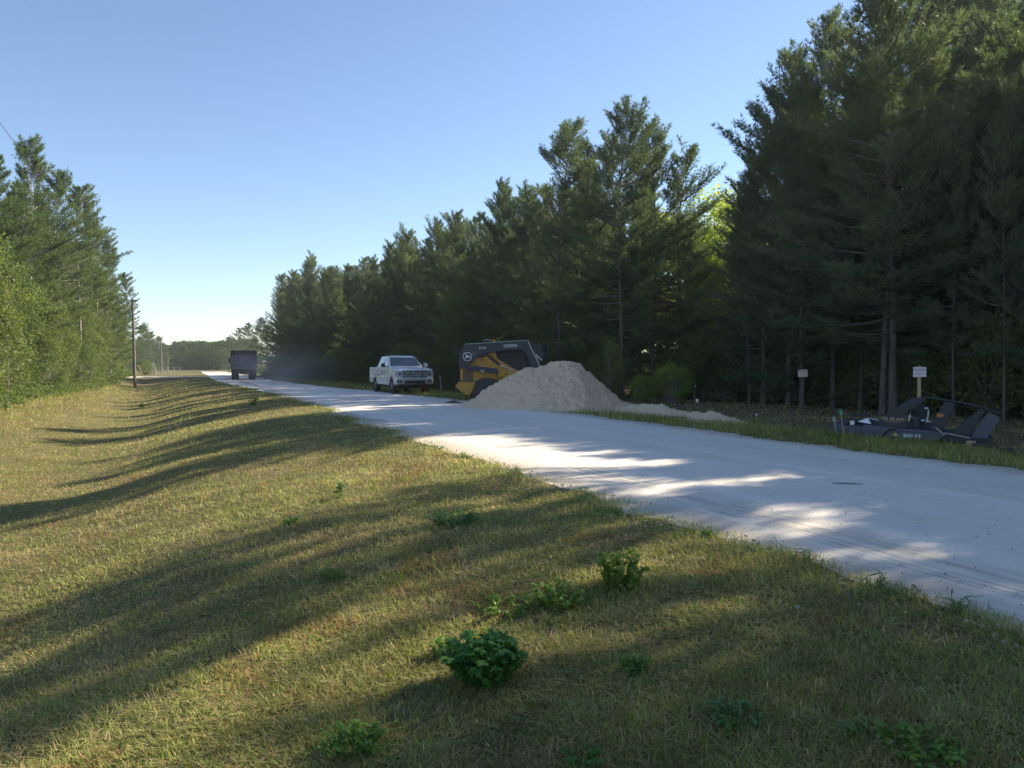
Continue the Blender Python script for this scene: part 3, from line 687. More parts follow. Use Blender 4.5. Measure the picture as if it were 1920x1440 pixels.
# ------------------------------------------------------------------ weeds and small things in the grass
def leaf_shape(P, dirs, nrm, ln, wd, lobes=False):
    """pointed leaves bent along the midrib: 8 verts each"""
    n = len(P); side = norm(np.cross(dirs, nrm)); nr = np.cross(side, dirs)
    a = ln[:, None]; w = wd[:, None]
    rows = [(0, .05, 0), (.28, .5, .05), (.62, .42, .03), (1.0, .02, -.16)]
    if lobes: rows = [(0, .08, 0), (.2, .62, .06), (.45, .30, .05), (.62, .46, .0), (1.0, .02, -.18)]
    V = []
    for t, h, z in rows:
        c = P+dirs*a*t+nr*a*z
        V += [c-side*w*h+nr*w*h*.25, c+side*w*h+nr*w*h*.25]
    k = len(V); V = np.stack(V, 1).reshape(-1, 3); i = np.arange(n)[:, None]*k
    Fa = np.concatenate([i+np.array([[2*j, 2*j+1, 2*j+3, 2*j+2]]) for j in range(len(rows)-1)])
    return V, Fa
def weed(px, py, wide, high, n_st, per, leaf, seed, label, name='weed', upright=.5, lobes=True, mat=None, thin=.75, base_z=None, parts=True):
    """px, py: foot of the plant in the picture; wide/high in metres"""
    x, y = 0, 5.
    for _ in range(30):
        D = (EYE-gz(x, y))*F/(py-HOR); x, y = x*.5+at(px, D)[0]*.5, y*.5+D*.5
    rng = np.random.RandomState(seed); T = Tubes(); P = []; D = []; Ln = []
    for s in range(n_st):
        az = rng.rand()*6.283; rad = wide*.5*math.sqrt(rng.rand())*(1-upright*.4); hh = high*rng.uniform(.6, 1)*(1-.45*(rad/(wide*.5))**2)
        b = np.array([math.cos(az), math.sin(az), 0])*wide*.08; tip = np.array([math.cos(az)*rad, math.sin(az)*rad, hh])
        q = np.linspace(0, 1, 5)[:, None]; pts = b*(1-q**.6)+tip*q**.6; pts[:, 2] = hh*np.sin(q[:, 0]*1.57)**(.9+.5*rad/(wide*.5))
        T.add(pts, [.005, .004, .003, .0025, .0015], 4)
        for j in range(per):
            t = rng.uniform(.12, 1.02); p = np.array([np.interp(t, q[:, 0], pts[:, i]) for i in range(3)])
            a = rng.rand()*6.283; P.append(p); D.append([math.cos(a), math.sin(a), rng.uniform(-.35, .5)]); Ln.append(leaf*rng.uniform(.55, 1.2))
    P = np.array(P); D = norm(np.array(D)); Ln = np.array(Ln)
    nr = norm(rng.normal(0, .35, (len(P), 3))+np.array([0, 0, 1.]))
    D = norm(D-nr*np.sum(D*nr, 1, keepdims=True)*.6)
    V, Fa = leaf_shape(P, D, nr, Ln, Ln*thin, lobes)
    e = empty(name, (x, y, gz(x, y)-.01), 0, label, 'weed')
    put('stems', T.mesh('stems', M['weed']), e); put('leaves', mesh_np('leaves', V, Fa, mat or M['weed']), e)
    return e
M['weed_y'] = leafy('yellow_green_leaves', (.13, .22, .04), (.20, .28, .06), .45, scale=9, rough=.45)
M['weed_b'] = leafy('blue_green_leaves', (.07, .15, .05), (.12, .22, .08), .3, scale=9, rough=.5)
weed(905, 1285, .60, .27, 80, 24, .044, 1, 'large dense dark green leafy weed in the foreground centre')
weed(1160, 1105, .46, .30, 26, 20, .040, 2, 'tall leafy weed with round leaves catching the sun near the road', upright=.3, lobes=False, mat=M['weed_y'], thin=.9)
weed(1050, 1140, .55, .18, 44, 14, .030, 3, 'low bright green weed left of the tall round leaved weed', mat=M['weed_y'])
weed(945, 1150, .6, .11, 50, 10, .026, 4, 'small yellow green weed patch above the large dark weed', mat=M['weed_y'])
weed(830, 1235, .22, .15, 14, 12, .026, 5, 'small weed touching the left side of the large dark weed')
weed(1190, 1265, .24, .11, 26, 8, .05, 6, 'small dark grassy weed right of the large dark weed', lobes=False, thin=.22)
weed(850, 985, .75, .15, 70, 12, .045, 7, 'wide dark green weed patch in the shade halfway to the road', lobes=False, thin=.3, mat=M['weed_b'])
weed(637, 935, .16, .26, 4, 11, .085, 8, 'thin upright weed with two stems and narrow leaves', upright=1., lobes=False, thin=.3, mat=M['weed_b'])
weed(545, 985, .20, .12, 10, 8, .04, 9, 'small dark weed left below the thin upright weed')
weed(620, 1090, .30, .12, 22, 6, .05, 10, 'pale sunlit low weed left of centre', mat=M['weed_y'], lobes=False, thin=.25)
weed(1385, 1365, .34, .10, 36, 11, .035, 11, 'bluish weed with a green sprig near the bottom right of centre', mat=M['weed_b'], lobes=False, thin=.3)
weed(1375, 1385, .12, .09, 8, 10, .024, 12, 'small bright sprig in front of the bluish weed')
weed(1740, 1425, .46, .10, 44, 12, .028, 13, 'leafy green weed near the bottom right corner')
weed(1620, 1395, .16, .10, 10, 7, .04, 14, 'pale narrow leaved weed left of the bottom right corner weed', lobes=False, thin=.25, mat=M['weed_b'])
weed(660, 1420, .42, .14, 60, 11, .022, 15, 'spreading green weed patch at the bottom left of centre')
weed(1100, 1436, .26, .07, 24, 10, .022, 16, 'low green weed at the bottom edge in the middle')
weed(475, 762, .45, .42, 9, 10, .12, 17, 'dark leafy sapling on the crest of the bank by the road', upright=1., lobes=False, thin=.4, mat=M['weed_b'])
weed(873, 862, .30, .12, 12, 7, .06, 18, 'yellow green weed on the grass corner at the road edge', mat=M['weed_y'], lobes=False, thin=.3)
weed(265, 765, .5, .35, 12, 10, .08, 19, 'brownish weed in the far part of the swale', mat=M['leaf'])
weed(1562, 826, .5, .22, 26, 8, .10, 20, 'tuft of tall sunlit grass in front of the left end of the mower', mat=M['weed_y'], lobes=False, thin=.10)
EG = 'grass tufts leaning over the road edge'
for i, uu in enumerate((4.45, 4.2, 3.55, 3.0, 5.1, 6.3, 7.4, 9.2, 12.2, 3.3)):
    vv = float(left_edge(uu)+rag(np.array([uu]), 1)[0])-.03; x_, y_ = W(uu, vv); px, py = 960+x_/y_*F, HOR+(EYE-gz(x_, y_))/y_*F
    e = weed(px, py, .26, .11, 9, 4, .11, 60+i, 'dark spiky grass tuft at the left edge of the white road', name='grass_tuft', lobes=False, thin=.09, mat=M['weed_b']); e['group'] = EG; e['category'] = 'grass tuft'

def on_ground(px, py, z0=0.):
    x, y = 0., 6.
    for _ in range(40):
        D = (EYE-max(gz(x, y), z0 if z0 else -9))*F/(py-HOR); x = x*.5+.5*at(px, D)[0]; y = y*.5+.5*D
    return x, y
def stone(px, py, s, label, mat):
    x, y = on_ground(px, py); bm = bmesh.new(); bmesh.ops.create_icosphere(bm, subdivisions=2, radius=s)
    for v in bm.verts: v.co *= 1+.25*math.sin(v.co.x*90+v.co.y*70)*.5; v.co.z *= .55
    me = bpy.data.meshes.new('stone'); bm.to_mesh(me); bm.free(); me.materials.append(mat); me.shade_smooth()
    o = put('stone', me); o.location = (x, y, gz(x, y)+s*.5); tag(o, label, 'stone')
stone(1500, 1145, .018, 'small pale stone lying in the shaded grass near the road', hard('pale_stone', (.45, .40, .33), .9))
# twig on the road
x, y = at(1590, 8.9); T = Tubes(); T.add([(-.16, .01, 0), (-.05, -.012, .004), (.06, .006, .003), (.17, -.004, 0)], [.005, .008, .007, .004], 6)
o = put('twig', T.mesh('twig', M['bark'])); o.location = (x, y, .016); o.rotation_euler = (0, 0, -.25); tag(o, 'short dark twig lying on the white road', 'twig')
# loose bits strewn over the road
def crumbs():
    rng = np.random.RandomState(3); n = 3200
    u = 2+30*rng.rand(n)**1.6; v = left_edge(u)+.15+(right_edge(u)-left_edge(u)-.3)*rng.rand(n)**1.3
    x, y = u*UD[0]+v*VD[0], u*UD[1]+v*VD[1]; s = rng.uniform(.002, .007, n)*rng.choice([1, 1, 1.9], n); a = rng.rand(n)*6.28
    P = np.stack([x, y, np.full(n, .012)], -1); d = np.stack([np.cos(a), np.sin(a), 0*a], -1)*s[:, None]; e = np.stack([-np.sin(a), np.cos(a), 0*a], -1)*(s*rng.uniform(.3, .8, n))[:, None]
    up = np.array([[0, 0, 1]])*(s*.7)[:, None]
    V = np.stack([P-d, P+e, P+d, P-e, P+up], 1).reshape(-1, 3); i = np.arange(n)[:, None]*5
    Fa = np.concatenate([i+np.array([[a_, b_, 4]]) for a_, b_ in ((0, 3), (3, 2), (2, 1), (1, 0))])
    tag(put('road_debris', mesh_np('road_debris', V, Fa, hard('dark_crumbs', (.16, .13, .10), .9))), 'dark crumbs and pine needles strewn over the white road', 'debris', kind='stuff')
crumbs()
def fallen():
    rng = np.random.RandomState(23); n = 420; r = 2.2*(22/2.2)**rng.rand(n); a = rng.uniform(-R(44), R(30), n); x, y = r*np.sin(a), r*np.cos(a); u, v = UV(x, y)
    k = v < left_edge(u); x, y = x[k], y[k]; P = np.stack([x, y, ground_z(x, y)+.03], -1); V, Fa = leaf_quads(P, rng, .026, 1.2)
    tag(put('fallen_leaves', mesh_np('fallen_leaves', V, Fa, leafy('dry_leaves', (.42, .36, .12), (.30, .20, .09), .2, scale=3))), 'small yellow and brown fallen leaves scattered in the short grass', 'leaves', kind='stuff')
fallen()
# ------------------------------------------------------------------ hard-surface helpers
class MB:
    def __init__(s): s.V = []; s.F = []
    def box(s, x0, x1, y0, y1, z0, z1):
        n = len(s.V); s.V += [(x0,y0,z0),(x1,y0,z0),(x1,y1,z0),(x0,y1,z0),(x0,y0,z1),(x1,y0,z1),(x1,y1,z1),(x0,y1,z1)]
        s.F += [tuple(n+i for i in f) for f in ((0,3,2,1),(4,5,6,7),(0,1,5,4),(1,2,6,5),(2,3,7,6),(3,0,4,7))]; return s
    def prism(s, poly, y0, y1, poly2=None):
        """polygon in x,z extruded along y; poly2 is the outline at y1"""
        n = len(s.V); k = len(poly); p2 = poly2 or poly
        s.V += [(p[0], y0, p[1]) for p in poly]+[(p[0], y1, p[1]) for p in p2]
        s.F += [tuple(n+i for i in range(k)), tuple(n+k+i for i in reversed(range(k)))]
        s.F += [(n+i, n+k+i, n+k+(i+1) % k, n+(i+1) % k) for i in range(k)]; return s
    def hull(s, bot, topp):
        n = len(s.V); k = len(bot); s.V += list(bot)+list(topp)
        s.F += [tuple(n+i for i in reversed(range(k))), tuple(n+k+i for i in range(k))]
        s.F += [(n+i, n+(i+1) % k, n+k+(i+1) % k, n+k+i) for i in range(k)]; return s
    def quad(s, *p): n = len(s.V); s.V += list(p); s.F.append(tuple(range(n, n+len(p)))); return s
    def cyl(s, p0, p1, r, k=16, r2=None):
        p0 = Vector(p0); p1 = Vector(p1); d = (p1-p0).normalized(); a = d.orthogonal().normalized(); b = d.cross(a); n = len(s.V); r2 = r if r2 is None else r2
        for p, q in ((p0, r), (p1, r2)):
            s.V += [tuple(p+(a*math.cos(t)+b*math.sin(t))*q) for t in [i*2*math.pi/k for i in range(k)]]
        s.F += [(n+i, n+(i+1) % k, n+k+(i+1) % k, n+k+i) for i in range(k)]+[tuple(n+i for i in reversed(range(k))), tuple(n+k+i for i in range(k))]; return s
    def tube(s, pts, r, k=8):
        for a, b in zip(pts[:-1], pts[1:]): s.cyl(a, b, r, k)
        return s
    def ring(s, c, ax, ro, ri, w, k=20):
        """flat ring / tyre around axis y at centre c"""
        n = len(s.V)
        for i in range(k):
            t = i*2*math.pi/k; ct, st = math.cos(t), math.sin(t)
            for rad, yy in ((ri, -w/2), (ro*.93, -w/2), (ro, -w*.36), (ro, w*.36), (ro*.93, w/2), (ri, w/2)):
                s.V.append((c[0]+rad*ct, c[1]+yy, c[2]+rad*st))
        for i in range(k):
            j = (i+1) % k
            for q in range(6): r_ = (q+1) % 6; s.F.append((n+i*6+q, n+j*6+q, n+j*6+r_, n+i*6+r_))
        return s
    def mesh(s, name, mat, bevel=0, smooth=False):
        me = bpy.data.meshes.new(name); me.from_pydata([tuple(v) for v in s.V], [], s.F); me.validate()
        bm = bmesh.new(); bm.from_mesh(me); bmesh.ops.recalc_face_normals(bm, faces=bm.faces)
        if bevel: bmesh.ops.bevel(bm, geom=[e for e in bm.edges if e.calc_face_angle(0) > .4], offset=bevel, segments=2, affect='EDGES', clamp_overlap=True, profile=.6)
        bm.to_mesh(me); bm.free(); me.materials.append(mat)
        if smooth: me.shade_smooth()
        return me
    def put(s, name, mat, parent=None, bevel=0, label=None, smooth=False):
        o = put(name, s.mesh(name, mat, bevel, smooth), parent)
        if label: o['label'] = label
        return o
def text(name, body, size, loc, rot, mat, parent, ext=.004, bold=0, sx=1.):
    cu = bpy.data.curves.new(name, 'FONT'); cu.body = body; cu.size = size; cu.extrude = ext; cu.offset = bold
    cu.align_x = 'CENTER'; cu.align_y = 'CENTER'; cu.materials.append(mat)
    tmp = bpy.data.objects.new('tmp', cu); C.objects.link(tmp); dg = bpy.context.evaluated_depsgraph_get()
    me = bpy.data.meshes.new_from_object(tmp.evaluated_get(dg)); bpy.data.objects.remove(tmp); me.name = name
    if not me.materials: me.materials.append(mat)
    o = bpy.data.objects.new(name, me); C.objects.link(o); o.location = loc; o.rotation_euler = rot; o.scale = (sx, 1, 1); o.parent = parent; return o
mat_white = hard('white_paint', (.80, .80, .80), .25, dirt=.03, coat=.6)
mat_black = hard('black_plastic', (.018, .018, .02), .55, dirt=.2)
mat_rub = hard('tyre_rubber', (.022, .022, .023), .85, dirt=.45)
mat_chrome = hard('chrome', (.72, .73, .75), .25, metal=.7, dirt=.05)
mat_alloy = hard('alloy', (.42, .43, .45), .35, metal=.8, dirt=.25)
mat_glass = glass('window_glass'); mat_lens = glass('lamp_lens', (.35, .36, .36))
mat_blueov = hard('badge_blue', (.02, .05, .22), .3, dirt=0)
mat_letter = hard('white_lettering', (.72, .72, .70), .5, dirt=.15)

# ------------------------------------------------------------------ white pickup, x forward
def wheel(parent, x, y, r, w, out, mats=None, spokes=6):
    wh = empty('wheel', (x, y, r)); wh.parent = parent
    MB().ring((0, 0, 0), None, r, r*.62, w, 28).put('tyre', mat_rub, wh)
    m = MB(); m.cyl((0, out*w*.30, 0), (0, out*w*.20, 0), r*.60, 24)
    for i in range(spokes):
        t = i*2*math.pi/spokes; c, s = math.cos(t), math.sin(t)
        m.hull([(c*.05-s*.035*k, out*w*.31, s*.05+c*.035*k) for k in (-1, 1)]+[(c*r*.58-s*.03*k, out*w*.31, s*r*.58+c*.03*k) for k in (1, -1)],
               [(c*.05-s*.03*k, out*w*.42, s*.05+c*.03*k) for k in (-1, 1)]+[(c*r*.58-s*.022*k, out*w*.42, s*r*.58+c*.022*k) for k in (1, -1)])
    m.cyl((0, out*w*.3, 0), (0, out*w*.45, 0), .07, 14)
    m.put('rim', mats or mat_alloy, wh); return wh
def pickup(loc, rz):
    x, y = loc
    t = empty('pickup_truck', (x, y, gz(x, y)+.02), rz, 'white crew cab pickup parked facing the camera on the right verge', 'pickup truck')
    def arch(cx, a0, a1, r=.50, z=.42, n=9): return [(cx+r*math.cos(R(a0+(a1-a0)*i/n)), z+r*math.sin(R(a0+(a1-a0)*i/n))) for i in range(n+1)]
    prof = [(2.72, .62), (2.76, .95), (2.70, 1.18), (2.45, 1.255), (1.85, 1.31), (1.22, 1.36), (-1.42, 1.36), (-1.44, .86), (-3.0, .86), (-3.04, .60), (-2.9, .52)]
    prof += arch(-1.84, 180-12, 12)+[(-1.2, .44), (1.25, .44)]+arch(1.84, 180-4, 4)+[(2.40, .50)]
    b = MB().prism(prof, -.97, .97)
    b.put('body', mat_white, t, .035)
    mb = MB()
    for s in (-1, 1): mb.prism([(-1.46, .84), (-1.46, 1.33), (-3.02, 1.33), (-3.06, 1.0), (-3.02, .84)], s*.86, s*.97)
    mb.box(-3.07, -2.98, -.86, .86, .62, 1.33); mb.put('truck_bed', mat_white, t, .02)
    MB().box(-2.97, -1.47, -.855, .855, .865, .885).put('bed_liner', mat_black, t)
    B = [(1.20, -.90, 1.355), (1.20, .90, 1.355), (-1.44, .90, 1.355), (-1.44, -.90, 1.355)]
    Tt = [(.34, -.70, 1.89), (.34, .70, 1.89), (-1.20, .71, 1.90), (-1.20, -.71, 1.90)]
    MB().hull(B, Tt).put('cab', mat_white, t, .05)
    # crown of the roof
    MB().hull([(.30, -.68, 1.895), (.30, .68, 1.895), (-1.17, .68, 1.905), (-1.17, -.68, 1.905)], [(.16, -.58, 1.945), (.16, .58, 1.945), (-1.0, .58, 1.95), (-1.0, -.58, 1.95)]).put('roof', mat_white, t, .01)
    MB().cyl((-.72, 0, 1.945), (-.74, 0, 2.02), .035, 8).put('antenna', mat_black, t)
    def lerp(a, b, q): return tuple(a[i]*(1-q)+b[i]*q for i in range(3))
    def panel(name, q, off, mat, th=.012):
        c = Vector(off); n = MB(); n.hull([tuple(Vector(p)) for p in q], [tuple(Vector(p)+c) for p in q]); return n.put(name, mat, t)
    fl = [lerp(B[0], Tt[0], .10), lerp(B[1], Tt[1], .10), lerp(B[1], Tt[1], .92), lerp(B[0], Tt[0], .92)]
    fl = [(p[0]+.004, p[1]*.93, p[2]) for p in fl]
    panel('windshield', fl, (.012, 0, .010), mat_glass)
    rl = [lerp(B[2], Tt[2], .15), lerp(B[3], Tt[3], .15), lerp(B[3], Tt[3], .85), lerp(B[2], Tt[2], .85)]
    panel('rear_window', [(p[0]-.002, p[1]*.85, p[2]) for p in rl], (-.012, 0, .006), mat_glass)
    def side(s, x0, x1, x2, x3):
        def P(xx, q): y_ = .90-(.90-.70)*q; return (xx, s*(y_+.003), 1.355+.54*q)
        return [P(x0, .04), P(x1, .04), P(x2, .86), P(x3, .86)]
    for s in (-1, 1):
        panel('side_window', side(s, .98, .02, .02, .30), (0, s*.012, .004), mat_glass)
        panel('side_window', side(s, -.10, -1.0, -.95, -.10), (0, s*.012, .004), mat_glass)
        for xx in (-.02, -1.05): MB().box(xx-.10, xx+.10, s*.97, s*1.0, 1.12, 1.16).put('door_handle', mat_black, t)
        for x0_, x1_ in ((1.17, 1.18), (-.02, -.01), (-1.12, -1.11)): MB().box(x0_, x1_, s*.965, s*.974, .55, 1.33).put('door_seam', mat_black, t)
        w = MB(); w.box(.80, .92, s*.92, s*1.08, 1.38, 1.42); w.put('mirror_arm', mat_black, t)
        MB().hull([(.78, s*1.04, 1.34), (.92, s*1.04, 1.34), (.92, s*1.24, 1.36), (.80, s*1.24, 1.36)], [(.78, s*1.04, 1.56), (.90, s*1.04, 1.56), (.89, s*1.22, 1.54), (.80, s*1.22, 1.54)]).put('mirror', mat_black if s < 0 else mat_white, t, .015)
        # lamps wrap round the front corners
        h = MB().hull([(2.735, s*.60, .88), (2.785, s*.60, .88), (2.785, s*.955, .88), (2.735, s*.985, .88)], [(2.68, s*.60, 1.19), (2.735, s*.60, 1.19), (2.725, s*.955, 1.19), (2.68, s*.985, 1.19)])
        ho = h.put('headlight', mat_lens, t, .01)
        MB().box(2.76, 2.795, s*.70, s*.80, .95, 1.08).put('reflector', mat_black, ho)
        MB().box(2.78, 2.80, s*.66, s*.90, .57, .70).put('fog_lamp', mat_black, t)
        MB().cyl((2.80, s*.78, .635), (2.81, s*.78, .635), .045, 12).put('fog_lens', mat_lens, t)
        MB().box(1.84-.0, 1.85, s*.97, s*.99, .93, .94)
    # chrome bumper, grille
    MB().hull([(2.60, -.99, .50), (2.76, -.86, .50), (2.76, .86, .50), (2.60, .99, .50)], [(2.60, -.99, .78), (2.80, -.88, .78), (2.80, .88, .78), (2.60, .99, .78)]).put('bumper', mat_chrome, t, .02)
    MB().box(2.79, 2.812, -.52, .52, .53, .68).put('lower_grille', mat_black, t)
    g = MB().box(2.74, 2.775, -.60, .60, .82, 1.20).put('grille', mat_black, t)
    for z in (.85, .93, 1.01, 1.09, 1.17): MB().box(2.77, 2.80, -.58, .58, z-.017, z+.017).put('grille_bar', mat_chrome, g)
    MB().box(2.77, 2.815, -.60, .60, .985, 1.035).put('centre_bar', mat_chrome, g)
    e = MB(); e.V = [(2.82, .14*math.cos(a), 1.01+.058*math.sin(a)) for a in [i*math.pi/10 for i in range(20)]]; e.F = [tuple(range(20))]; e.put('badge', mat_chrome, g)
    e = MB(); e.V = [(2.824, .125*math.cos(a), 1.01+.046*math.sin(a)) for a in [i*math.pi/10 for i in range(20)]]; e.F = [tuple(range(20))]; e.put('badge_field', mat_blueov, g)
    text('badge_script', 'Ford', .085, (2.826, 0, 1.01), (R(90), 0, R(90)), mat_letter, g, .001, sx=1.1)
    MB().prism([(2.6, .30), (2.74, .40), (2.74, .49), (2.5, .49)], -.85, .85).put('air_dam', mat_black, t)
    MB().box(-2.8, 2.3, -.62, .62, .33, .46).put('underframe', mat_black, t)
    MB().box(-3.2, -3.05, -.9, .9, .50, .66).put('rear_bumper', mat_chrome, t, .015)
    for xx in (1.84, -1.84):
        for s in (-1, 1):
            wheel(t, xx, s*.83, .405, .27, s)
            MB().box(xx-.45, xx+.45, s*.60-.06, s*.60+.06, .45, .90).put('wheel_well', mat_black, t)
    return t
fx, fy = -5.97, 38.3; rx_, ry_ = -7.42, 41.7
yaw = math.atan2(fy-ry_, fx-rx_)
# right-hand wheels stand at the measured points; the centre is .83 m to the truck's left
ln_ = Vector((math.cos(yaw), math.sin(yaw))); lf = Vector((-ln_.y, ln_.x))
mid = Vector((fx, fy))-ln_*1.84+lf*.83
pk = pickup((mid.x, mid.y), yaw)

# ------------------------------------------------------------------ dump truck seen from behind
mat_navy = hard('dark_blue_steel', (.08, .09, .13), .6, metal=.0, dirt=.55, dcol=(.18, .19, .22))
mat_rib = hard('faded_steel', (.13, .14, .17), .6, dirt=.4)
mat_red = hard('lamp_red', (.25, .02, .02), .35, dirt=.2)
mat_tarp = hard('tarp', (.015, .015, .02), .8, dirt=.2)
def dump_truck(x, y, rz):
    t = empty('dump_truck', (x, y, .02), rz, 'dark blue dump truck driving away down the road in a trail of dust', 'dump truck')
    # x forward (away), tailgate at x = -2.6
    m = MB(); m.box(-2.55, 2.3, -1.2, -1.12, 1.15, 2.62); m.box(-2.55, 2.3, 1.12, 1.2, 1.15, 2.62); m.box(2.22, 2.3, -1.12, 1.12, 1.15, 2.62); m.box(-2.5, 2.25, -1.12, 1.12, 1.10, 1.18)
    for s in (-1, 1):
        for k in range(6): m.box(-2.5+k*.9, -2.38+k*.9, s*1.2, s*1.27, 1.12, 2.6)
        m.box(-2.57, 2.32, s*1.16-.07, s*1.16+.07, 2.62, 2.72)
    m.put('dump_body', mat_navy, t, .01)
    tg = MB().box(-2.62, -2.56, -1.12, 1.12, 1.20, 2.45).put('tailgate', mat_navy, t)
    for yy in (-1.07, -.36, .36, 1.07): MB().box(-2.68, -2.62, yy-.05, yy+.05, 1.2, 2.45).put('rib', mat_rib, tg)
    for z in (1.24, 1.72, 2.42): MB().box(-2.672, -2.622, -1.02, 1.02, z-.04, z+.04).put('rib', mat_rib, tg)
    MB().box(-2.70, -2.57, -1.22, 1.22, 1.06, 1.17).put('bumper_beam', hard('worn_steel', (.25, .26, .28), .5, metal=.5), t)
    MB().hull([(-2.58, -1.2, 2.46), (-2.5, -1.2, 2.46), (-2.5, 1.2, 2.46), (-2.58, 1.2, 2.46)], [(-2.64, -1.24, 2.92), (-2.54, -1.24, 2.92), (-2.54, 1.24, 2.92), (-2.64, 1.24, 2.92)]).put('tarp_flap', mat_tarp, t)
    MB().cyl((-2.5, -1.26, 2.82), (-2.5, 1.26, 2.82), .08, 12).put('tarp_roller', mat_tarp, t)
    MB().box(-2.4, 5.2, -.42, .42, .72, 1.0).put('chassis', mat_black, t)
    MB().box(-2.5, -2.44, -.40, .40, .55, 1.03).put('hitch_plate', mat_black, t)
    for s in (-1, 1):
        MB().box(-2.52, -2.48, s*.82-.36, s*.82+.36, .16, 1.05).put('mud_flap', mat_black, t)
        MB().box(-2.72, -2.69, s*1.02-.07, s*1.02+.07, 1.07, 1.16).put('tail_light', mat_red, t)
        for xx, yy in ((-1.9, .95), (-1.9, .62), (-.55, .95), (-.55, .62), (4.3, 1.0)): wheel(t, xx, s*yy, .52, .28, s, mat_alloy, 5)
        MB().box(3.3, 3.36, s*1.35-.10, s*1.35+.10, 1.7, 2.2).put('mirror', mat_black, t)
        MB().cyl((3.3, s*1.1, 2.1), (3.3, s*1.35, 2.1), .02, 6).put('mirror_arm', mat_black, t)
        MB().cyl((2.55, s*1.02, .9), (2.55, s*1.02, 2.85), .06, 10).put('exhaust_stack', mat_chrome, t)
    MB().prism([(2.6, 1.0), (2.6, 2.5), (2.75, 2.62), (3.9, 2.6), (4.3, 1.8), (5.6, 1.65), (5.75, 1.5), (5.8, .8), (2.6, .8)], -1.05, 1.05).put('cab', mat_navy, t, .04)
    MB().box(2.585, 2.595, -.6, .6, 1.9, 2.4).put('rear_window', mat_glass, t)
    return t
x, y = at(456.5, 78.6); dump_truck(x, y, math.atan2(1, -.372))

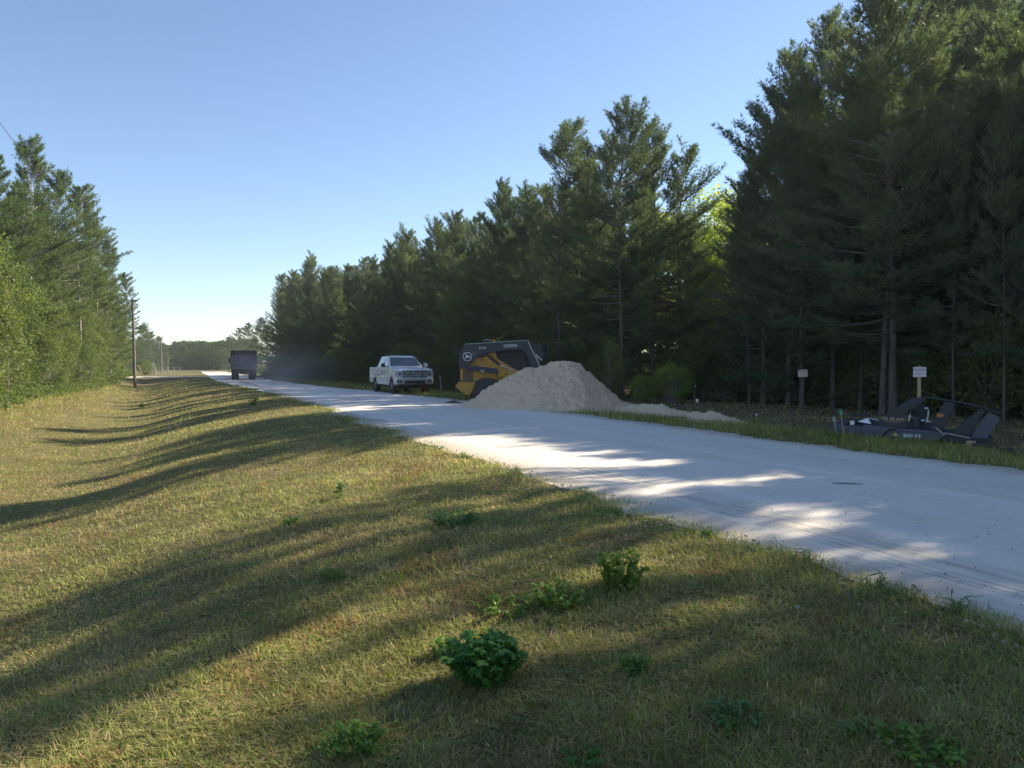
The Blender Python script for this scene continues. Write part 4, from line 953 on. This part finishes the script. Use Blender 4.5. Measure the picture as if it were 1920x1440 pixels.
# ------------------------------------------------------------------ tracked loader, x forward (to the right), near side is y < 0
mat_yel = hard('machine_yellow', (.52, .27, .03), .45, dirt=.22, dcol=(.25, .18, .10))
mat_dk = hard('machine_charcoal', (.028, .034, .048), .5, dirt=.25, dcol=(.16, .16, .16))
mat_edge = hard('worn_edge', (.42, .43, .44), .5, metal=.4)
mat_rust = hard('rusty_panel', (.16, .085, .05), .7, dirt=.5)
mat_steel = hard('bright_steel', (.62, .63, .65), .2, metal=1., dirt=.05)
mat_mesh = hard('cab_mesh', (.10, .10, .09), .6)
mat_badge = hard('red_decal', (.45, .06, .04), .5)
def loader(x, y, rz):
    t = empty('track_loader', (x, y, gz(x, y)+.02), rz, 'yellow and charcoal compact track loader standing behind the sand heap', 'loader')
    def P(zx, zy): return ((zx-130)/368-1.7, (1200-zy)/368-.0)
    def poly(l): return [P(a, b) for a, b in l]
    # hull
    body = poly([(205, 720), (235, 690), (420, 560), (560, 545), (640, 470), (740, 455), (760, 560), (1100, 760), (1180, 790), (1300, 900), (1300, 1000), (240, 1000), (205, 905)])
    MB().prism(body, -.60, .60).put('body', mat_yel, t, .02)
    MB().prism(poly([(245, 735), (395, 740), (395, 890), (240, 885)]), -.62, -.60).put('side_grille', mat_rust, t)
    MB().prism(poly([(130, 990), (190, 902), (450, 905), (400, 1060), (340, 1125), (240, 1075)]), -.80, .80).put('counterweight', mat_yel, t, .03)
    MB().prism(poly([(510, 565), (565, 565), (565, 600), (510, 600)]), -.612, -.603).put('decal', mat_badge, t)
    MB().prism(poly([(175, 895), (450, 895), (450, 912), (180, 912)]), -.83, .83).put('guard_plate', mat_dk, t)
    # cab
    cab = poly([(735, 445), (1150, 425), (1290, 500), (1250, 735), (1175, 770), (1080, 765), (735, 570)])
    cg2 = hard('cab_glass', (.012, .016, .022), .35, dirt=.3, spec=.25, dcol=(.05, .05, .05))
    c = MB().prism(cab, -.44, .44).put('cab', mat_dk, t, .03)
    MB().prism(poly([(760, 470), (1125, 450), (1140, 700), (1095, 735), (775, 575)]), -.455, -.442).put('side_window', cg2, c)
    g = MB()
    for k in range(11): a = 775+k*33; zx0 = P(a, 0)[0]; g.box(zx0-.004, zx0+.004, -.466, -.458, P(0, 575+max(0, (a-775)*.5))[1]+.02, P(0, 470)[1])
    for k in range(6): zz = P(0, 480+k*42)[1]; g.box(P(770+max(0, k-2)*70, 0)[0], P(1120, 0)[0], -.474, -.467, zz-.006, zz+.006)
    g.put('window_guard', mat_mesh, c)
    MB().prism(poly([(1165, 455), (1270, 505), (1240, 715), (1190, 735)]), -.452, -.441).put('door_glass', cg2, c)
    MB().tube([(P(1185, 545)[0], -.47, P(0, 545)[1]), (P(1195, 545)[0], -.50, P(0, 560)[1]), (P(1188, 545)[0], -.47, P(0, 625)[1])], .012, 6).put('door_handle', mat_black, c)
    MB().box(P(740, 0)[0], P(1160, 0)[0], -.47, .47, P(0, 440)[1], P(0, 415)[1]).put('roof', mat_dk, c, .015)
    # lift arms both sides
    arm = poly([(270, 350), (1215, 292), (1262, 400), (1345, 560), (1400, 700), (1440, 930), (1370, 960), (1310, 760), (1200, 520), (1130, 428), (840, 448), (560, 492), (430, 565), (290, 718), (190, 705), (178, 560), (215, 470)])
    for s in (-1, 1):
        y0, y1 = (-.86, -.70) if s < 0 else (.70, .86)
        a = MB().prism(arm, y0, y1).put('lift_arm', mat_dk, t, .012)
        MB().prism(poly([(275, 352), (1212, 293), (1212, 285), (275, 343)]), y0-.004, y1+.004).put('arm_edge', mat_edge, a)
        MB().prism(poly([(1212, 290), (1228, 288), (1282, 410), (1362, 560), (1412, 690), (1398, 700), (1340, 560), (1258, 400)]), y0-.005, y1+.005).put('arm_edge', mat_edge, a)
        MB().prism(poly([(290, 690), (420, 672), (770, 715), (770, 790), (300, 735)]), y0+.02, y1-.02).put('link', mat_dk, t)
        cy = (P(600, 500), P(800, 660), P(1060, 765)); yy = s*.665
        MB().cyl((cy[0][0], yy, cy[0][1]), (cy[1][0], yy, cy[1][1]), .055, 14).put('lift_cylinder', mat_dk, t)
        MB().cyl((cy[1][0], yy, cy[1][1]), (cy[2][0], yy, cy[2][1]), .032, 12).put('cylinder_rod', mat_steel, t)
        MB().prism(poly([(715, 748), (1065, 745), (1150, 790), (1150, 840), (715, 835), (702, 800)]), s*.66-.07, s*.66+.03).put('pivot_bracket', mat_yel, t, .01)
        for hx in (755, 895): q = P(hx, 798); MB().cyl((q[0], s*.66-.08*1, q[1]), (q[0], s*.66-.065, q[1]), .045, 14).put('pin', mat_black, t)
    MB().box(P(330, 0)[0], P(420, 0)[0], -.70, .70, P(0, 470)[1], P(0, 410)[1]).put('cross_member', mat_dk, t)
    MB().tube([(P(560, 0)[0], .3, P(0, 290)[1]), (P(590, 0)[0], .3, P(0, 265)[1]), (P(740, 0)[0], .35, P(0, 290)[1])], .02, 6).put('grab_rail', mat_edge, t)
    MB().box(P(690, 0)[0], P(745, 0)[0], .25, .42, P(0, 415)[1], P(0, 268)[1]).put('beacon', mat_yel, t)
    MB().prism(poly([(1130, 330), (1290, 320), (1290, 440), (1180, 440)]), -.5, .5).put('visor', mat_dk, t, .01)
    # raised coupler and hoses at the front
    MB().prism(poly([(1290, 345), (1425, 325), (1470, 470), (1500, 545), (1440, 640), (1380, 620)]), -.45, .55).put('coupler', mat_dk, t, .02)
    for k in range(4):
        q = [P(1425+k*12, 325+k*8), P(1470+k*10, 400), P(1492+k*4, 470), P(1488, 545), P(1420, 600+k*12)]
        MB().tube([(a, -.5+k*.07, b) for a, b in q], .017, 6).put('hose', mat_steel if k == 1 else mat_dk, t)
    MB().cyl((P(1345, 0)[0], -.55, P(0, 500)[1]), (P(1440, 0)[0], -.55, P(0, 590)[1]), .03, 10).put('tilt_cylinder', mat_steel, t)
    MB().prism(poly([(1350, 900), (1620, 960), (1640, 1190), (1350, 1190)]), -.95, .95).put('bucket', mat_dk, t, .01)
    # tracks
    tp = poly([(345, 1180), (362, 1100), (450, 925), (505, 872), (575, 853), (660, 868), (760, 898), (1240, 905), (1290, 960), (1310, 1080), (1290, 1165), (1240, 1195), (400, 1198)])
    for s in (-1, 1):
        y0, y1 = (-.98, -.60) if s < 0 else (.60, .98)
        tr = MB().prism(tp, y0, y1).put('track', mat_rub, t, .02)
        m = MB(); k = len(tp)
        for i in range(k):
            a, b = Vector(tp[i]), Vector(tp[(i+1) % k]); n = max(1, int((b-a).length/.1)); nn = Vector((b.y-a.y, a.x-b.x)).normalized()
            cen = Vector((P(800, 0)[0], P(0, 1030)[1]))
            for j in range(n):
                p = a.lerp(b, (j+.5)/n); o_ = nn if (p-cen).dot(nn) > 0 else -nn; d = (b-a).normalized()*.022
                q = [p-d, p+d, p+d+o_*.03, p-d+o_*.03]; m.prism([(w.x, w.y) for w in q], y0+.01, y1-.01)
        m.put('tread_lugs', mat_rub, tr)
        MB().prism(poly([(470, 960), (600, 905), (1220, 950), (1230, 1090), (480, 1120)]), y0-.012 if s < 0 else y1, y0 if s < 0 else y1+.012).put('track_frame', mat_dk, tr)
    # lettering on the near arm
    rot = (R(90), 0, 0); tilt = (R(90), R(-3), 0)
    q = P(960, 375); text('maker_name', 'DEERE', .175, (q[0], -.872, q[1]), tilt, mat_letter, t, .002, .0015, 1.15)
    q = P(540, 405); text('model_number', '333G', .12, (q[0], -.872, q[1]), tilt, mat_letter, t, .002, .001, 1.15)
    q = P(540, 750); text('side_lettering', 'DX', .10, (q[0], -.85, q[1]), rot, mat_letter, t, .004, .003)
    # leaping deer badge: shield ring + silhouette
    b = empty('badge', (0, 0, 0)); b.parent = t
    sh = [(255, 490), (285, 470), (345, 470), (372, 490), (378, 560), (355, 590), (315, 602), (275, 590), (252, 560)]
    so = poly(sh); cx = sum(p[0] for p in so)/9; cz = sum(p[1] for p in so)/9; si = [(cx+(a-cx)*.86, cz+(c_-cz)*.86) for a, c_ in so]
    m = MB(); n = 9; m.V = [(p[0], -.872, p[1]) for p in so]+[(p[0], -.872, p[1]) for p in si]; m.F = [(i, (i+1) % n, n+(i+1) % n, n+i) for i in range(n)]
    m.put('shield_outline', mat_letter, b)
    deer = poly([(272, 556), (292, 540), (296, 522), (290, 506), (283, 500), (288, 492), (296, 500), (300, 492), (306, 505), (318, 518), (338, 522), (352, 534), (366, 556), (348, 548), (336, 540), (326, 548), (312, 552), (296, 552), (284, 562)])
    m = MB(); m.V = [(p[0], -.872, p[1]) for p in deer]; m.F = [tuple(range(len(deer)))]; m.put('deer_figure', mat_letter, b)
    m = MB(); q = P(413, 493); m.V = []; 
    for rr in (.062, .05): m.V += [(q[0]+rr*math.cos(a), -.871, q[1]+rr*.9*math.sin(a)) for a in [i*math.pi/8 for i in range(16)]]
    m.F = [(i, (i+1) % 16, 16+(i+1) % 16, 16+i) for i in range(16)]; m.put('round_decal', mat_edge, t)
    return t
x, y = at(930, 31.6); loader(x+.02, y+.2, R(2))

# ------------------------------------------------------------------ brush-cutter attachment lying on the verge
mat_mow = hard('cutter_blue_grey', (.055, .066, .09), .45, dirt=.25, dcol=(.2, .19, .17))
mat_mdk = hard('cutter_dark', (.022, .025, .032), .5, dirt=.3, dcol=(.10, .10, .10))
mat_tan = hard('tan_lettering', (.42, .33, .20), .6); mat_warn = hard('warning_yellow', (.75, .50, .04), .5, dirt=.1)
mat_wood = bark('raw_wood', (.45, .30, .16), (.60, .42, .24)); mat_or = hard('orange_decal', (.50, .16, .03), .6)
def mower(x, y, rz):
    t = empty('brush_cutter', (x, y, gz(x, y)-.01), rz, 'dark blue grey brush cutter attachment lying on the verge in front of the wood', 'brush cutter')
    def P(zx, zy): return ((zx-900)/550*.97, (562-zy)/545)
    def poly(l): return [P(a, b) for a, b in l]
    MB().prism(poly([(85, 462), (150, 405), (450, 408), (640, 408), (1190, 440), (1240, 470), (1180, 530), (900, 562), (110, 545)]), .10, 1.75, poly([(85, 462), (150, 385), (450, 385), (640, 385), (1190, 420), (1240, 450), (1180, 530), (900, 562), (110, 545)])).put('deck', mat_mow, t, .015)
    MB().prism(poly([(80, 470), (160, 402), (455, 412), (455, 480), (330, 545), (95, 535)]), -.02, .10).put('front_lip', mat_mow, t, .012)
    MB().prism(poly([(438, 392), (790, 402), (700, 425), (640, 492), (560, 545), (438, 520)]), -.14, .12).put('deck_skirt', mat_mow, t, .015)
    sk = MB().prism(poly([(650, 500), (705, 436), (1180, 470), (1243, 470), (1190, 520), (1030, 560), (820, 560), (640, 545)]), -.06, .10).put('side_plate', mat_mow, t, .01)
    m = MB(); a, b, c = P(735, 492), P(796, 492), P(772, 458); m.V = [(a[0], -.066, a[1]), (b[0], -.066, b[1]), (c[0], -.066, c[1])]; m.F = [(0, 1, 2)]; m.put('warning_triangle', mat_warn, sk)
    q = P(766, 482); text('warning_mark', '!', .045, (q[0], -.069, q[1]), (R(90), 0, 0), mat_black, sk, .001)
    q = P(935, 492); text('distance_lettering', '300 FT', .095, (q[0], -.068, q[1]), (R(90), R(2), 0), mat_letter, sk, .002, .002, 1.15)
    m = MB()
    for k in (-1, 1): qa, qb = P(845, 492+k*17), P(875, 492-k*17); m.tube([(qa[0], -.066, qa[1]), (qb[0], -.066, qb[1])], .007, 5)
    m.put('danger_mark', mat_letter, sk)
    # open chain box at the left
    m = MB().prism(poly([(225, 400), (320, 285), (345, 290), (270, 402)]), .2, 1.0); m.prism(poly([(330, 290), (480, 300), (480, 322), (335, 312)]), .5, .9); m.prism(poly([(470, 300), (490, 300), (535, 400), (500, 402)]), .3, 1.0)
    m.put('blade_housing', mat_mdk, t, .006)
    m = MB().hull([(P(380, 0)[0], .18, P(0, 362)[1]), (P(520, 0)[0], .14, P(0, 385)[1]), (P(520, 0)[0], .30, P(0, 380)[1]), (P(400, 0)[0], .30, P(0, 370)[1])], [(P(450, 0)[0], .30, P(0, 358)[1]), (P(484, 0)[0], .27, P(0, 322)[1]), (P(488, 0)[0], .30, P(0, 322)[1]), (P(452, 0)[0], .34, P(0, 356)[1])])
    m.put('glint_wedge', hard('painted_glint', (.85, .84, .80), .35, metal=.3, dirt=.05), t)  # white wedge modelled in place of a specular highlight
    MB().box(P(300, 0)[0], P(345, 0)[0], .18, .19, P(0, 400)[1], P(0, 355)[1]).put('sticker', mat_letter, t)
    MB().cyl((P(490, 0)[0], .25, P(0, 322)[1]), (P(598, 0)[0], .2, P(0, 345)[1]), .012, 8).put('pin_rod', mat_steel, t)
    # tall slanted rear plates and the top rail
    pl = MB().prism(poly([(600, 405), (660, 290), (860, 135), (960, 82), (1082, 84), (1000, 170), (905, 220), (862, 300), (870, 360), (905, 410)]), .12, .17).put('slanted_plate', mat_mdk, t, .008)
    q = P(745, 322); text('model_lettering', '72 M-AX', .088, (q[0], .115, q[1]), (R(90), R(1.5), 0), mat_tan, pl, .002, .003, 1.2)
    q = P(745, 352); text('small_lettering', 'EXTREME DUTY', .035, (q[0], .115, q[1]), (R(90), R(1.5), 0), mat_tan, pl, .002, 0, 1.2)
    MB().prism(poly([(980, 420), (990, 240), (1010, 180), (1080, 190), (1075, 420)]), .9, .95).put('centre_plate', mat_mdk, t, .006)
    p2 = MB().prism(poly([(1110, 412), (1165, 285), (1245, 125), (1352, 142), (1300, 270), (1225, 410)]), .16, .22).put('slanted_plate', mat_mdk, t, .008)
    q = P(1205, 270); m = MB(); r = .055; m.V = [(q[0]+r*1.2*math.cos(a), .155, q[1]+r*.7*math.sin(a)) for a in [i*math.pi/6 for i in range(12)]]; m.F = [tuple(range(12))]; m.put('orange_sticker', mat_or, p2)
    MB().prism(poly([(1300, 460), (1420, 340), (1585, 185), (1625, 205), (1560, 330), (1490, 490)]), .10, .16).put('slanted_plate', mat_mdk, t, .008)
    MB().prism(poly([(1490, 492), (1570, 340), (1650, 225), (1752, 265), (1730, 330), (1640, 500)]), .02, .08).put('slanted_plate', mat_mow, t, .008)
    MB().tube([(P(1080, 0)[0], .3, P(0, 86)[1]), (P(1350, 0)[0], .25, P(0, 125)[1]), (P(1600, 0)[0], .16, P(0, 175)[1]), (P(1755, 0)[0], .1, P(0, 235)[1])], .022, 8).put('top_rail', mat_mdk, t)
    MB().prism(poly([(1200, 440), (1700, 470), (1660, 560), (1250, 540)]), .10, .85).put('rear_frame', mat_mdk, t, .01)
    MB().tube([(P(1160, 0)[0], -.04, P(0, 395)[1]), (P(1200, 0)[0], -.06, P(0, 425)[1]), (P(1245, 0)[0], -.05, P(0, 470)[1])], .014, 8).put('curved_rod', mat_edge, t)
    MB().cyl((P(1245, 0)[0], .02, P(0, 450)[1]), (P(1480, 0)[0], .0, P(0, 490)[1]), .012, 8).put('long_rod', mat_edge, t)
    # hydraulic motor in the middle
    mo = empty('hydraulic_motor', (0, 0, 0)); mo.parent = t; q = P(975, 330)
    MB().ring((q[0], .45, q[1]), None, .22, .19, .08, 26).put('motor_ring', mat_mdk, mo)
    MB().cyl((q[0], .30, q[1]-.12), (q[0], .30, q[1]+.06), .10, 18).put('motor_body', mat_mdk, mo)
    for k in range(3):
        a = R(20+k*60); qq = P(912, 285); MB().cyl((qq[0]-.10*math.cos(a), .24-.01*k, qq[1]-.10*math.sin(a)), (qq[0]+.10*math.cos(a), .24-.01*k, qq[1]+.10*math.sin(a)), .008, 6).put('spoke', mat_steel, mo)
    hs_ = [[(905, 270), (910, 215), (960, 185), (1020, 182), (1070, 205)], [(1070, 205), (1095, 225), (1090, 290), (1080, 335)], [(870, 350), (890, 372), (960, 395), (1075, 400), (1100, 360)]]
    for i, h in enumerate(hs_): MB().tube([(P(a, 0)[0], .22, P(0, b)[1]) for a, b in h], .018, 8).put('hose', mat_edge if i == 1 else mat_mdk, mo)
    for a, b in ((1075, 205), (1088, 345), (1040, 335)): q = P(a, b); MB().cyl((q[0]-.03, .21, q[1]), (q[0]+.03, .21, q[1]), .03, 8).put('fitting', mat_steel, mo)
    return t
x, y = at(1700, 14.9); mower(x, y-.1, R(-27))
T = empty('wood_block', (*at(1822, 13.7), 0), R(20), 'raw wooden block propped under the right end of the brush cutter', 'wood block')
T.location.z = gz(T.location.x, T.location.y)+.0
MB().box(-.06, .06, -.05, .05, 0, .15).put('block', mat_wood, T, .006)
hx = [at(1826, 13.6), at(1850, 13.4), at(1880, 13.1), at(1898, 12.8), at(1912, 12.6)]
hz = [.10, .10, .08, .11, .02]
m = Tubes(); pp = np.array([(a, b, gz(a, b)+c) for (a, b), c in zip(hx, hz)]); q = np.linspace(0, 4, 24)
m.add(np.stack([np.interp(q, range(5), pp[:, i]) for i in range(3)], -1), .028, 8)
tag(put('hose', m.mesh('hose', mat_black)), 'black hydraulic hose lying in the grass right of the brush cutter', 'hose')

# ------------------------------------------------------------------ flags, signs, stakes
def flag(px, py, D, h, colr, label, pole=(.75, .33, .05)):
    x, y = at(px, D); z = gz(x, y); e = empty('marker_flag', (x, y, z), R(15), label, 'flag', rot=(0, R(-9), R(10)))
    MB().cyl((0, 0, 0), (0, 0, h), .008, 6).put('stake', hard('stake_'+label[:6], pole, .6), e)
    mm = MB(); mm.hull([(-.045, -.004, h-.01), (.045, -.004, h-.01), (.045, .004, h-.01), (-.045, .004, h-.01)], [(-.002, -.002, h+.11), (.002, -.002, h+.11), (.002, .002, h+.11), (-.002, .002, h+.11)]); mm.put('pennant', hard('pennant_'+label[:6], colr, .6), e)
flag(1585, 803, 14.4, .52, (.05, .30, .26), 'leaning marker stake with a teal pennant at the left end of the brush cutter')
flag(1570, 803, 14.8, .34, (.30, .33, .30), 'shorter thin marker stake with a grey pennant left of the teal one', (.4, .4, .38))
def small_flag(px, py, D, label, s=.06, colr=(.8, .8, .78), h=None):
    x, y = at(px, D); z = gz(x, y); h = h or max(.15, EYE-(py-HOR)/F*D-z); e = empty('survey_flag', (x, y, z), R(8), label, 'flag')
    MB().cyl((0, 0, 0), (0, 0, h), .004, 5).put('wire', mat_edge, e); MB().box(0, s, -.003, .003, h-s*1.3, h).put('cloth', hard('cloth_white', colr, .7), e)
small_flag(1305, 748, 26.5, 'tiny white flag standing below the dark upright bush', .09)
small_flag(1417, 775, 20.5, 'tiny white flag at the right end of the low sand spill', .05)
small_flag(1303, 722, 27.5, 'second tiny white flag just above the first one by the bush', .04)
x, y = at(828, 44.0); e = empty('stake', (x, y, gz(x, y)), 0, 'thin white stake standing between the pickup and the loader', 'stake', rot=(0, R(-6), 0))
MB().box(-.02, .02, -.02, .02, 0, 1.0).put('post', mat_white, e)
mat_sign = hard('sign_white', (.74, .74, .74), .5, dirt=.08); mat_signp = hard('sign_pinkish', (.72, .62, .58), .6, dirt=.1); mat_srd = hard('sign_red', (.30, .02, .02), .5, dirt=0)
def posted(px, pys, D, w, h, post, label, face, tcol, rz):
    x, y = at(px, D); z = gz(x, y); zc = EYE+(HOR-pys)/F*D
    e = empty('posted_sign', (x, y, z), rz, label, 'sign')
    if post: MB().box(-.04, .04, -.0, .05, 0, zc+h*.62-z).put('post', mat_wood if post == 1 else M['bark'], e)
    s = MB().box(-w/2, w/2, -.018, -.008, zc-h/2-z, zc+h/2-z).put('sign_board', face, e)
    text('posted_lettering', 'POSTED', w*.285, (0, -.021, zc+h*.20-z), (R(90), 0, 0), tcol, s, .001, 0, .9)
    text('small_lettering', 'NO HUNTING OR\nTRESPASSING', w*.085, (0, -.020, zc-h*.17-z), (R(90), 0, 0), tcol, s, .001, 0, 1.)
posted(1724, 697.5, 21.2, .335, .275, 1, 'white POSTED sign on a wooden post behind the brush cutter', mat_sign, mat_srd, R(-12))
xs, ys = at(1505, 26.1)
posted(1505, 700, 25.6, .305, .235, 2, 'faded pinkish POSTED sign at the corner of the dark wood left of the brush cutter', mat_signp, mat_srd, R(-5))
tree(stand[1], xs+.02, ys+.15, 11.5, label='pine trunk directly behind the faded POSTED sign', group=G1, wide=.8)
bl = MB(); bl.hull([(-.05, -.03, 0), (.05, -.03, 0), (.05, .03, 0), (-.05, .03, 0)], [(-.035, -.02, .09), (.03, -.02, .07), (.03, .02, .06), (-.03, .02, .08)])
x, y = at(1088, 24.05); o = bl.put('blue_scrap', hard('blue_plastic', (.02, .10, .35), .4, dirt=.1), None, .004); o.location = (x, y, .205); tag(o, 'tiny blue plastic scrap on the front slope of the sand heap', 'scrap')

# ------------------------------------------------------------------ left side: utility poles, wires, gateway things
def pole(px, D, ytop, label, r=.15, arm=True, lean=0.0):
    x, y = at(px, D); z = gz(x, y); H = EYE+(HOR-ytop)/F*D-z
    e = empty('utility_pole', (x, y, z-.05), 0, label, 'utility pole', 'utility poles along the left verge', rot=(0, R(lean), 0))
    MB().cyl((0, 0, 0), (0, 0, H), r, 12, r*.68).put('shaft', M['pole'], e, smooth=False)
    MB().cyl((0, 0, H-.12), (0, 0, H+.14), .05, 8).put('insulator', mat_edge, e)
    if arm:
        MB().box(.05, .50, -.05, .05, H-.28, H-.16).put('bracket', mat_dk, e)
        for k in range(6): MB().box(.10, .26, -.015, .015, H-.6-k*.55*(1+.3*(k > 3)), H-.55-k*.55*(1+.3*(k > 3))).put('step_bolt', mat_edge, e)
        MB().cyl((-.30, -.05, H-2.0), (-.30, -.05, H-1.3), .12, 10).put('transformer_can', mat_edge, e)
    return Vector((x, y, z+H))
p1 = pole(253, 80, 559, 'nearest tall utility pole at the end of the left wood', .16, True, -1.0)
p1.x -= .16
p2 = pole(303, 150, 633, 'second utility pole standing beyond the side road', .17, True, -.6)
p3 = pole(315, 215, 657, 'third utility pole, shorter in the distance', .18, False)
p4 = pole(325.5, 275, 667, 'fourth utility pole, faint against the far woods', .18, False)
def wire(a, b, sag, label, r=.012):
    n = 28; q = np.linspace(0, 1, n); P_ = np.array(a)[None]*(1-q[:, None])+np.array(b)[None]*q[:, None]; P_[:, 2] -= 4*sag*q*(1-q)
    T = Tubes(); T.add(P_, r, 5); tag(put('power_line', T.mesh('power_line', mat_black)), label, 'power line')
ux = (p2-p1).normalized()
x0, y0 = at(-330, 19.); p0 = Vector((x0, y0, EYE+(HOR-(215-330*1.37))/F*19.))
wire(p0, p1, .25, 'power line running from the nearest pole to the upper left corner')
wire(p1, p2, .8, 'power line between the nearest and the second pole', .015)
wire(p2, p3, .8, 'power line between the second and the third pole', .015)
mat_gate = hard('galvanised', (.34, .34, .33), .5, metal=.3)
# notice board / mailbox-like white panel with dark cap
x, y = at(285, 128); e = empty('notice_board', (x, y, gz(x, y)), 0, 'white upright panel with a dark cap beside the side road', 'panel')
MB().box(-.22, .22, -.05, .05, .5, 1.95).put('panel', mat_sign, e); MB().hull([(-.3, -.15, 1.95), (.3, -.15, 1.95), (.3, .15, 1.95), (-.3, .15, 1.95)], [(-.2, -.05, 2.15), (.2, -.05, 2.15), (.2, .05, 2.15), (-.2, .05, 2.15)]).put('cap', mat_dk, e); MB().box(-.04, .04, -.04, .04, 0, .5).put('post', M['pole'], e)
x, y = at(289.5, 127); e = empty('gate_post', (x, y, gz(x, y)), 0, 'dark gate post right beside the white upright panel', 'post'); MB().box(-.12, .12, -.12, .12, 0, 1.75).put('post', M['pole'], e); MB().box(-.15, .15, -.15, .15, 1.75, 1.82).put('cap', M['pole'], e)
x, y = at(268, 118); e = empty('plank', (x, y, gz(x, y)), 0, 'pale plank leaning beside the nearest pole at the side road', 'plank', rot=(0, R(-27), 0)); MB().box(-.09, .09, -.03, .03, 0, 1.75).put('board', mat_wood, e)
e = empty('wire_fence', (0, 0, 0), 0, 'low wire fence running along the far side of the side road', 'fence')
pts = [at(p, 140+.35*(p-292)) for p in (293, 303, 314, 326, 338)]
for a in pts: z = gz(*a); MB().box(a[0]-.06, a[0]+.06, a[1]-.06, a[1]+.06, z, z+1.25).put('fence_post', M['pole'], e)
m = MB()
for h in (.35, .75, 1.15): m.tube([(a[0], a[1], gz(*a)+h) for a in pts], .010, 5)
m.put('fence_wire', M['pole'], e)
weed_e = tree(bush[2], *at(272, 122), 2.6, name='shrub', label='grey green shrub beside the plank near the nearest pole', cat='shrub', wide=.9)
tree(bush[0], *at(280, 126), 2.2, name='shrub', label='small pale shrub left of the white upright panel', cat='shrub', wide=.8)
# ------------------------------------------------------------------ air
def haze():
    m, nt, out = new_mat('air'); v = N(nt, 'ShaderNodeVolumePrincipled'); v.inputs['Density'].default_value = HAZE
    v.inputs['Color'].default_value = (.94, .97, 1, 1); v.inputs['Anisotropy'].default_value = .35; L(nt, v.outputs[0], out.inputs['Volume'])
    o = put('haze', MB().box(-1500, 1500, -1500, 1500, -3, 24).mesh('haze', m)); tag(o, 'thin summer haze filling the air over the road', 'haze', kind='stuff')
def dust():
    m, nt, out = new_mat('dust'); v = N(nt, 'ShaderNodeVolumePrincipled')
    v.inputs['Color'].default_value = (.97, .98, 1, 1); v.inputs['Anisotropy'].default_value = .3; L(nt, v.outputs[0], out.inputs['Volume'])
    tc = N(nt, 'ShaderNodeTexCoord'); ln = N(nt, 'ShaderNodeVectorMath', operation='LENGTH'); L(nt, tc.outputs['Object'], ln.inputs[0])
    fall = N(nt, 'ShaderNodeMapRange'); fall.interpolation_type = 'SMOOTHSTEP'; L(nt, ln.outputs['Value'], fall.inputs[0])
    fall.inputs[1].default_value = 1.0; fall.inputs[2].default_value = .1; fall.inputs[3].default_value = 0; fall.inputs[4].default_value = 1
    nz = ramp(nt, noise(nt, tc.outputs['Object'], 2.2, 3, .6), [(.35, .15), (.7, 1)])
    L(nt, math_(nt, 'MULTIPLY', math_(nt, 'MULTIPLY', fall.outputs[0], nz), DUST), v.inputs['Density'])
    bm = bmesh.new(); bmesh.ops.create_icosphere(bm, subdivisions=4, radius=1)
    me = bpy.data.meshes.new('dust_cloud'); bm.to_mesh(me); bm.free(); me.materials.append(m)
    o = put('dust_cloud', me); o.location = (*W(65, 6.8), .9); o.scale = (17, 5.5, 2.8); o.rotation_euler = (0, 0, math.atan2(UD[1], UD[0]))
    tag(o, 'bluish dust hanging over the road behind the dump truck', 'dust', kind='stuff')
DUST = .05
HAZE = .0004; EXPO = 1.22
haze(); dust()
# ------------------------------------------------------------------ light, sky, camera
EL, AZ = 32.5, 60.0            # sun height, angle from +Y towards +X
d = Vector((math.sin(R(AZ))*math.cos(R(EL)), math.cos(R(AZ))*math.cos(R(EL)), math.sin(R(EL))))
sl = bpy.data.lights.new('sun', 'SUN'); sl.energy = 5.0; sl.angle = R(.5); sl.color = (1, .87, .68)
so = bpy.data.objects.new('sun', sl); C.objects.link(so); so.rotation_euler = (-d).to_track_quat('-Z', 'Y').to_euler(); so.location = d*60
w = bpy.data.worlds.new('World'); bpy.context.scene.world = w; w.use_nodes = True; nt = w.node_tree
sk = nt.nodes.new('ShaderNodeTexSky'); sk.sky_type = 'NISHITA'; sk.sun_disc = False; sk.sun_elevation = R(EL); sk.sun_rotation = R(AZ)
sk.air_density = .9; sk.dust_density = .05; sk.ozone_density = 4.0; sk.altitude = 0
tint = mixc(nt, 1.0, sk.outputs[0], (1.07, .965, .895), 'MULTIPLY'); nt.links.new(tint, nt.nodes['Background'].inputs[0]); nt.nodes['Background'].inputs[1].default_value = .098
cd = bpy.data.cameras.new('camera'); co = bpy.data.objects.new('camera', cd); C.objects.link(co)
cd.sensor_width = 36; cd.lens = F/1920*36; cd.clip_end = 3000; cd.clip_start = .05
co.location = (0, 0, EYE); co.rotation_euler = (R(90)-math.atan((720-HOR)/F), 0, 0)
sc = bpy.context.scene; sc.camera = co
sc.view_settings.view_transform = 'Standard'; sc.view_settings.look = 'None'; sc.view_settings.gamma = 1; sc.view_settings.exposure = EXPO
sc.cycles.max_bounces = 6; sc.cycles.diffuse_bounces = 3; sc.cycles.transmission_bounces = 3; sc.cycles.volume_bounces = 0; sc.cycles.transparent_max_bounces = 4
sc.cycles.use_denoising = True; sc.cycles.denoising_prefilter = 'NONE'; sc.cycles.sample_clamp_indirect = 4
sc.render.use_persistent_data = False
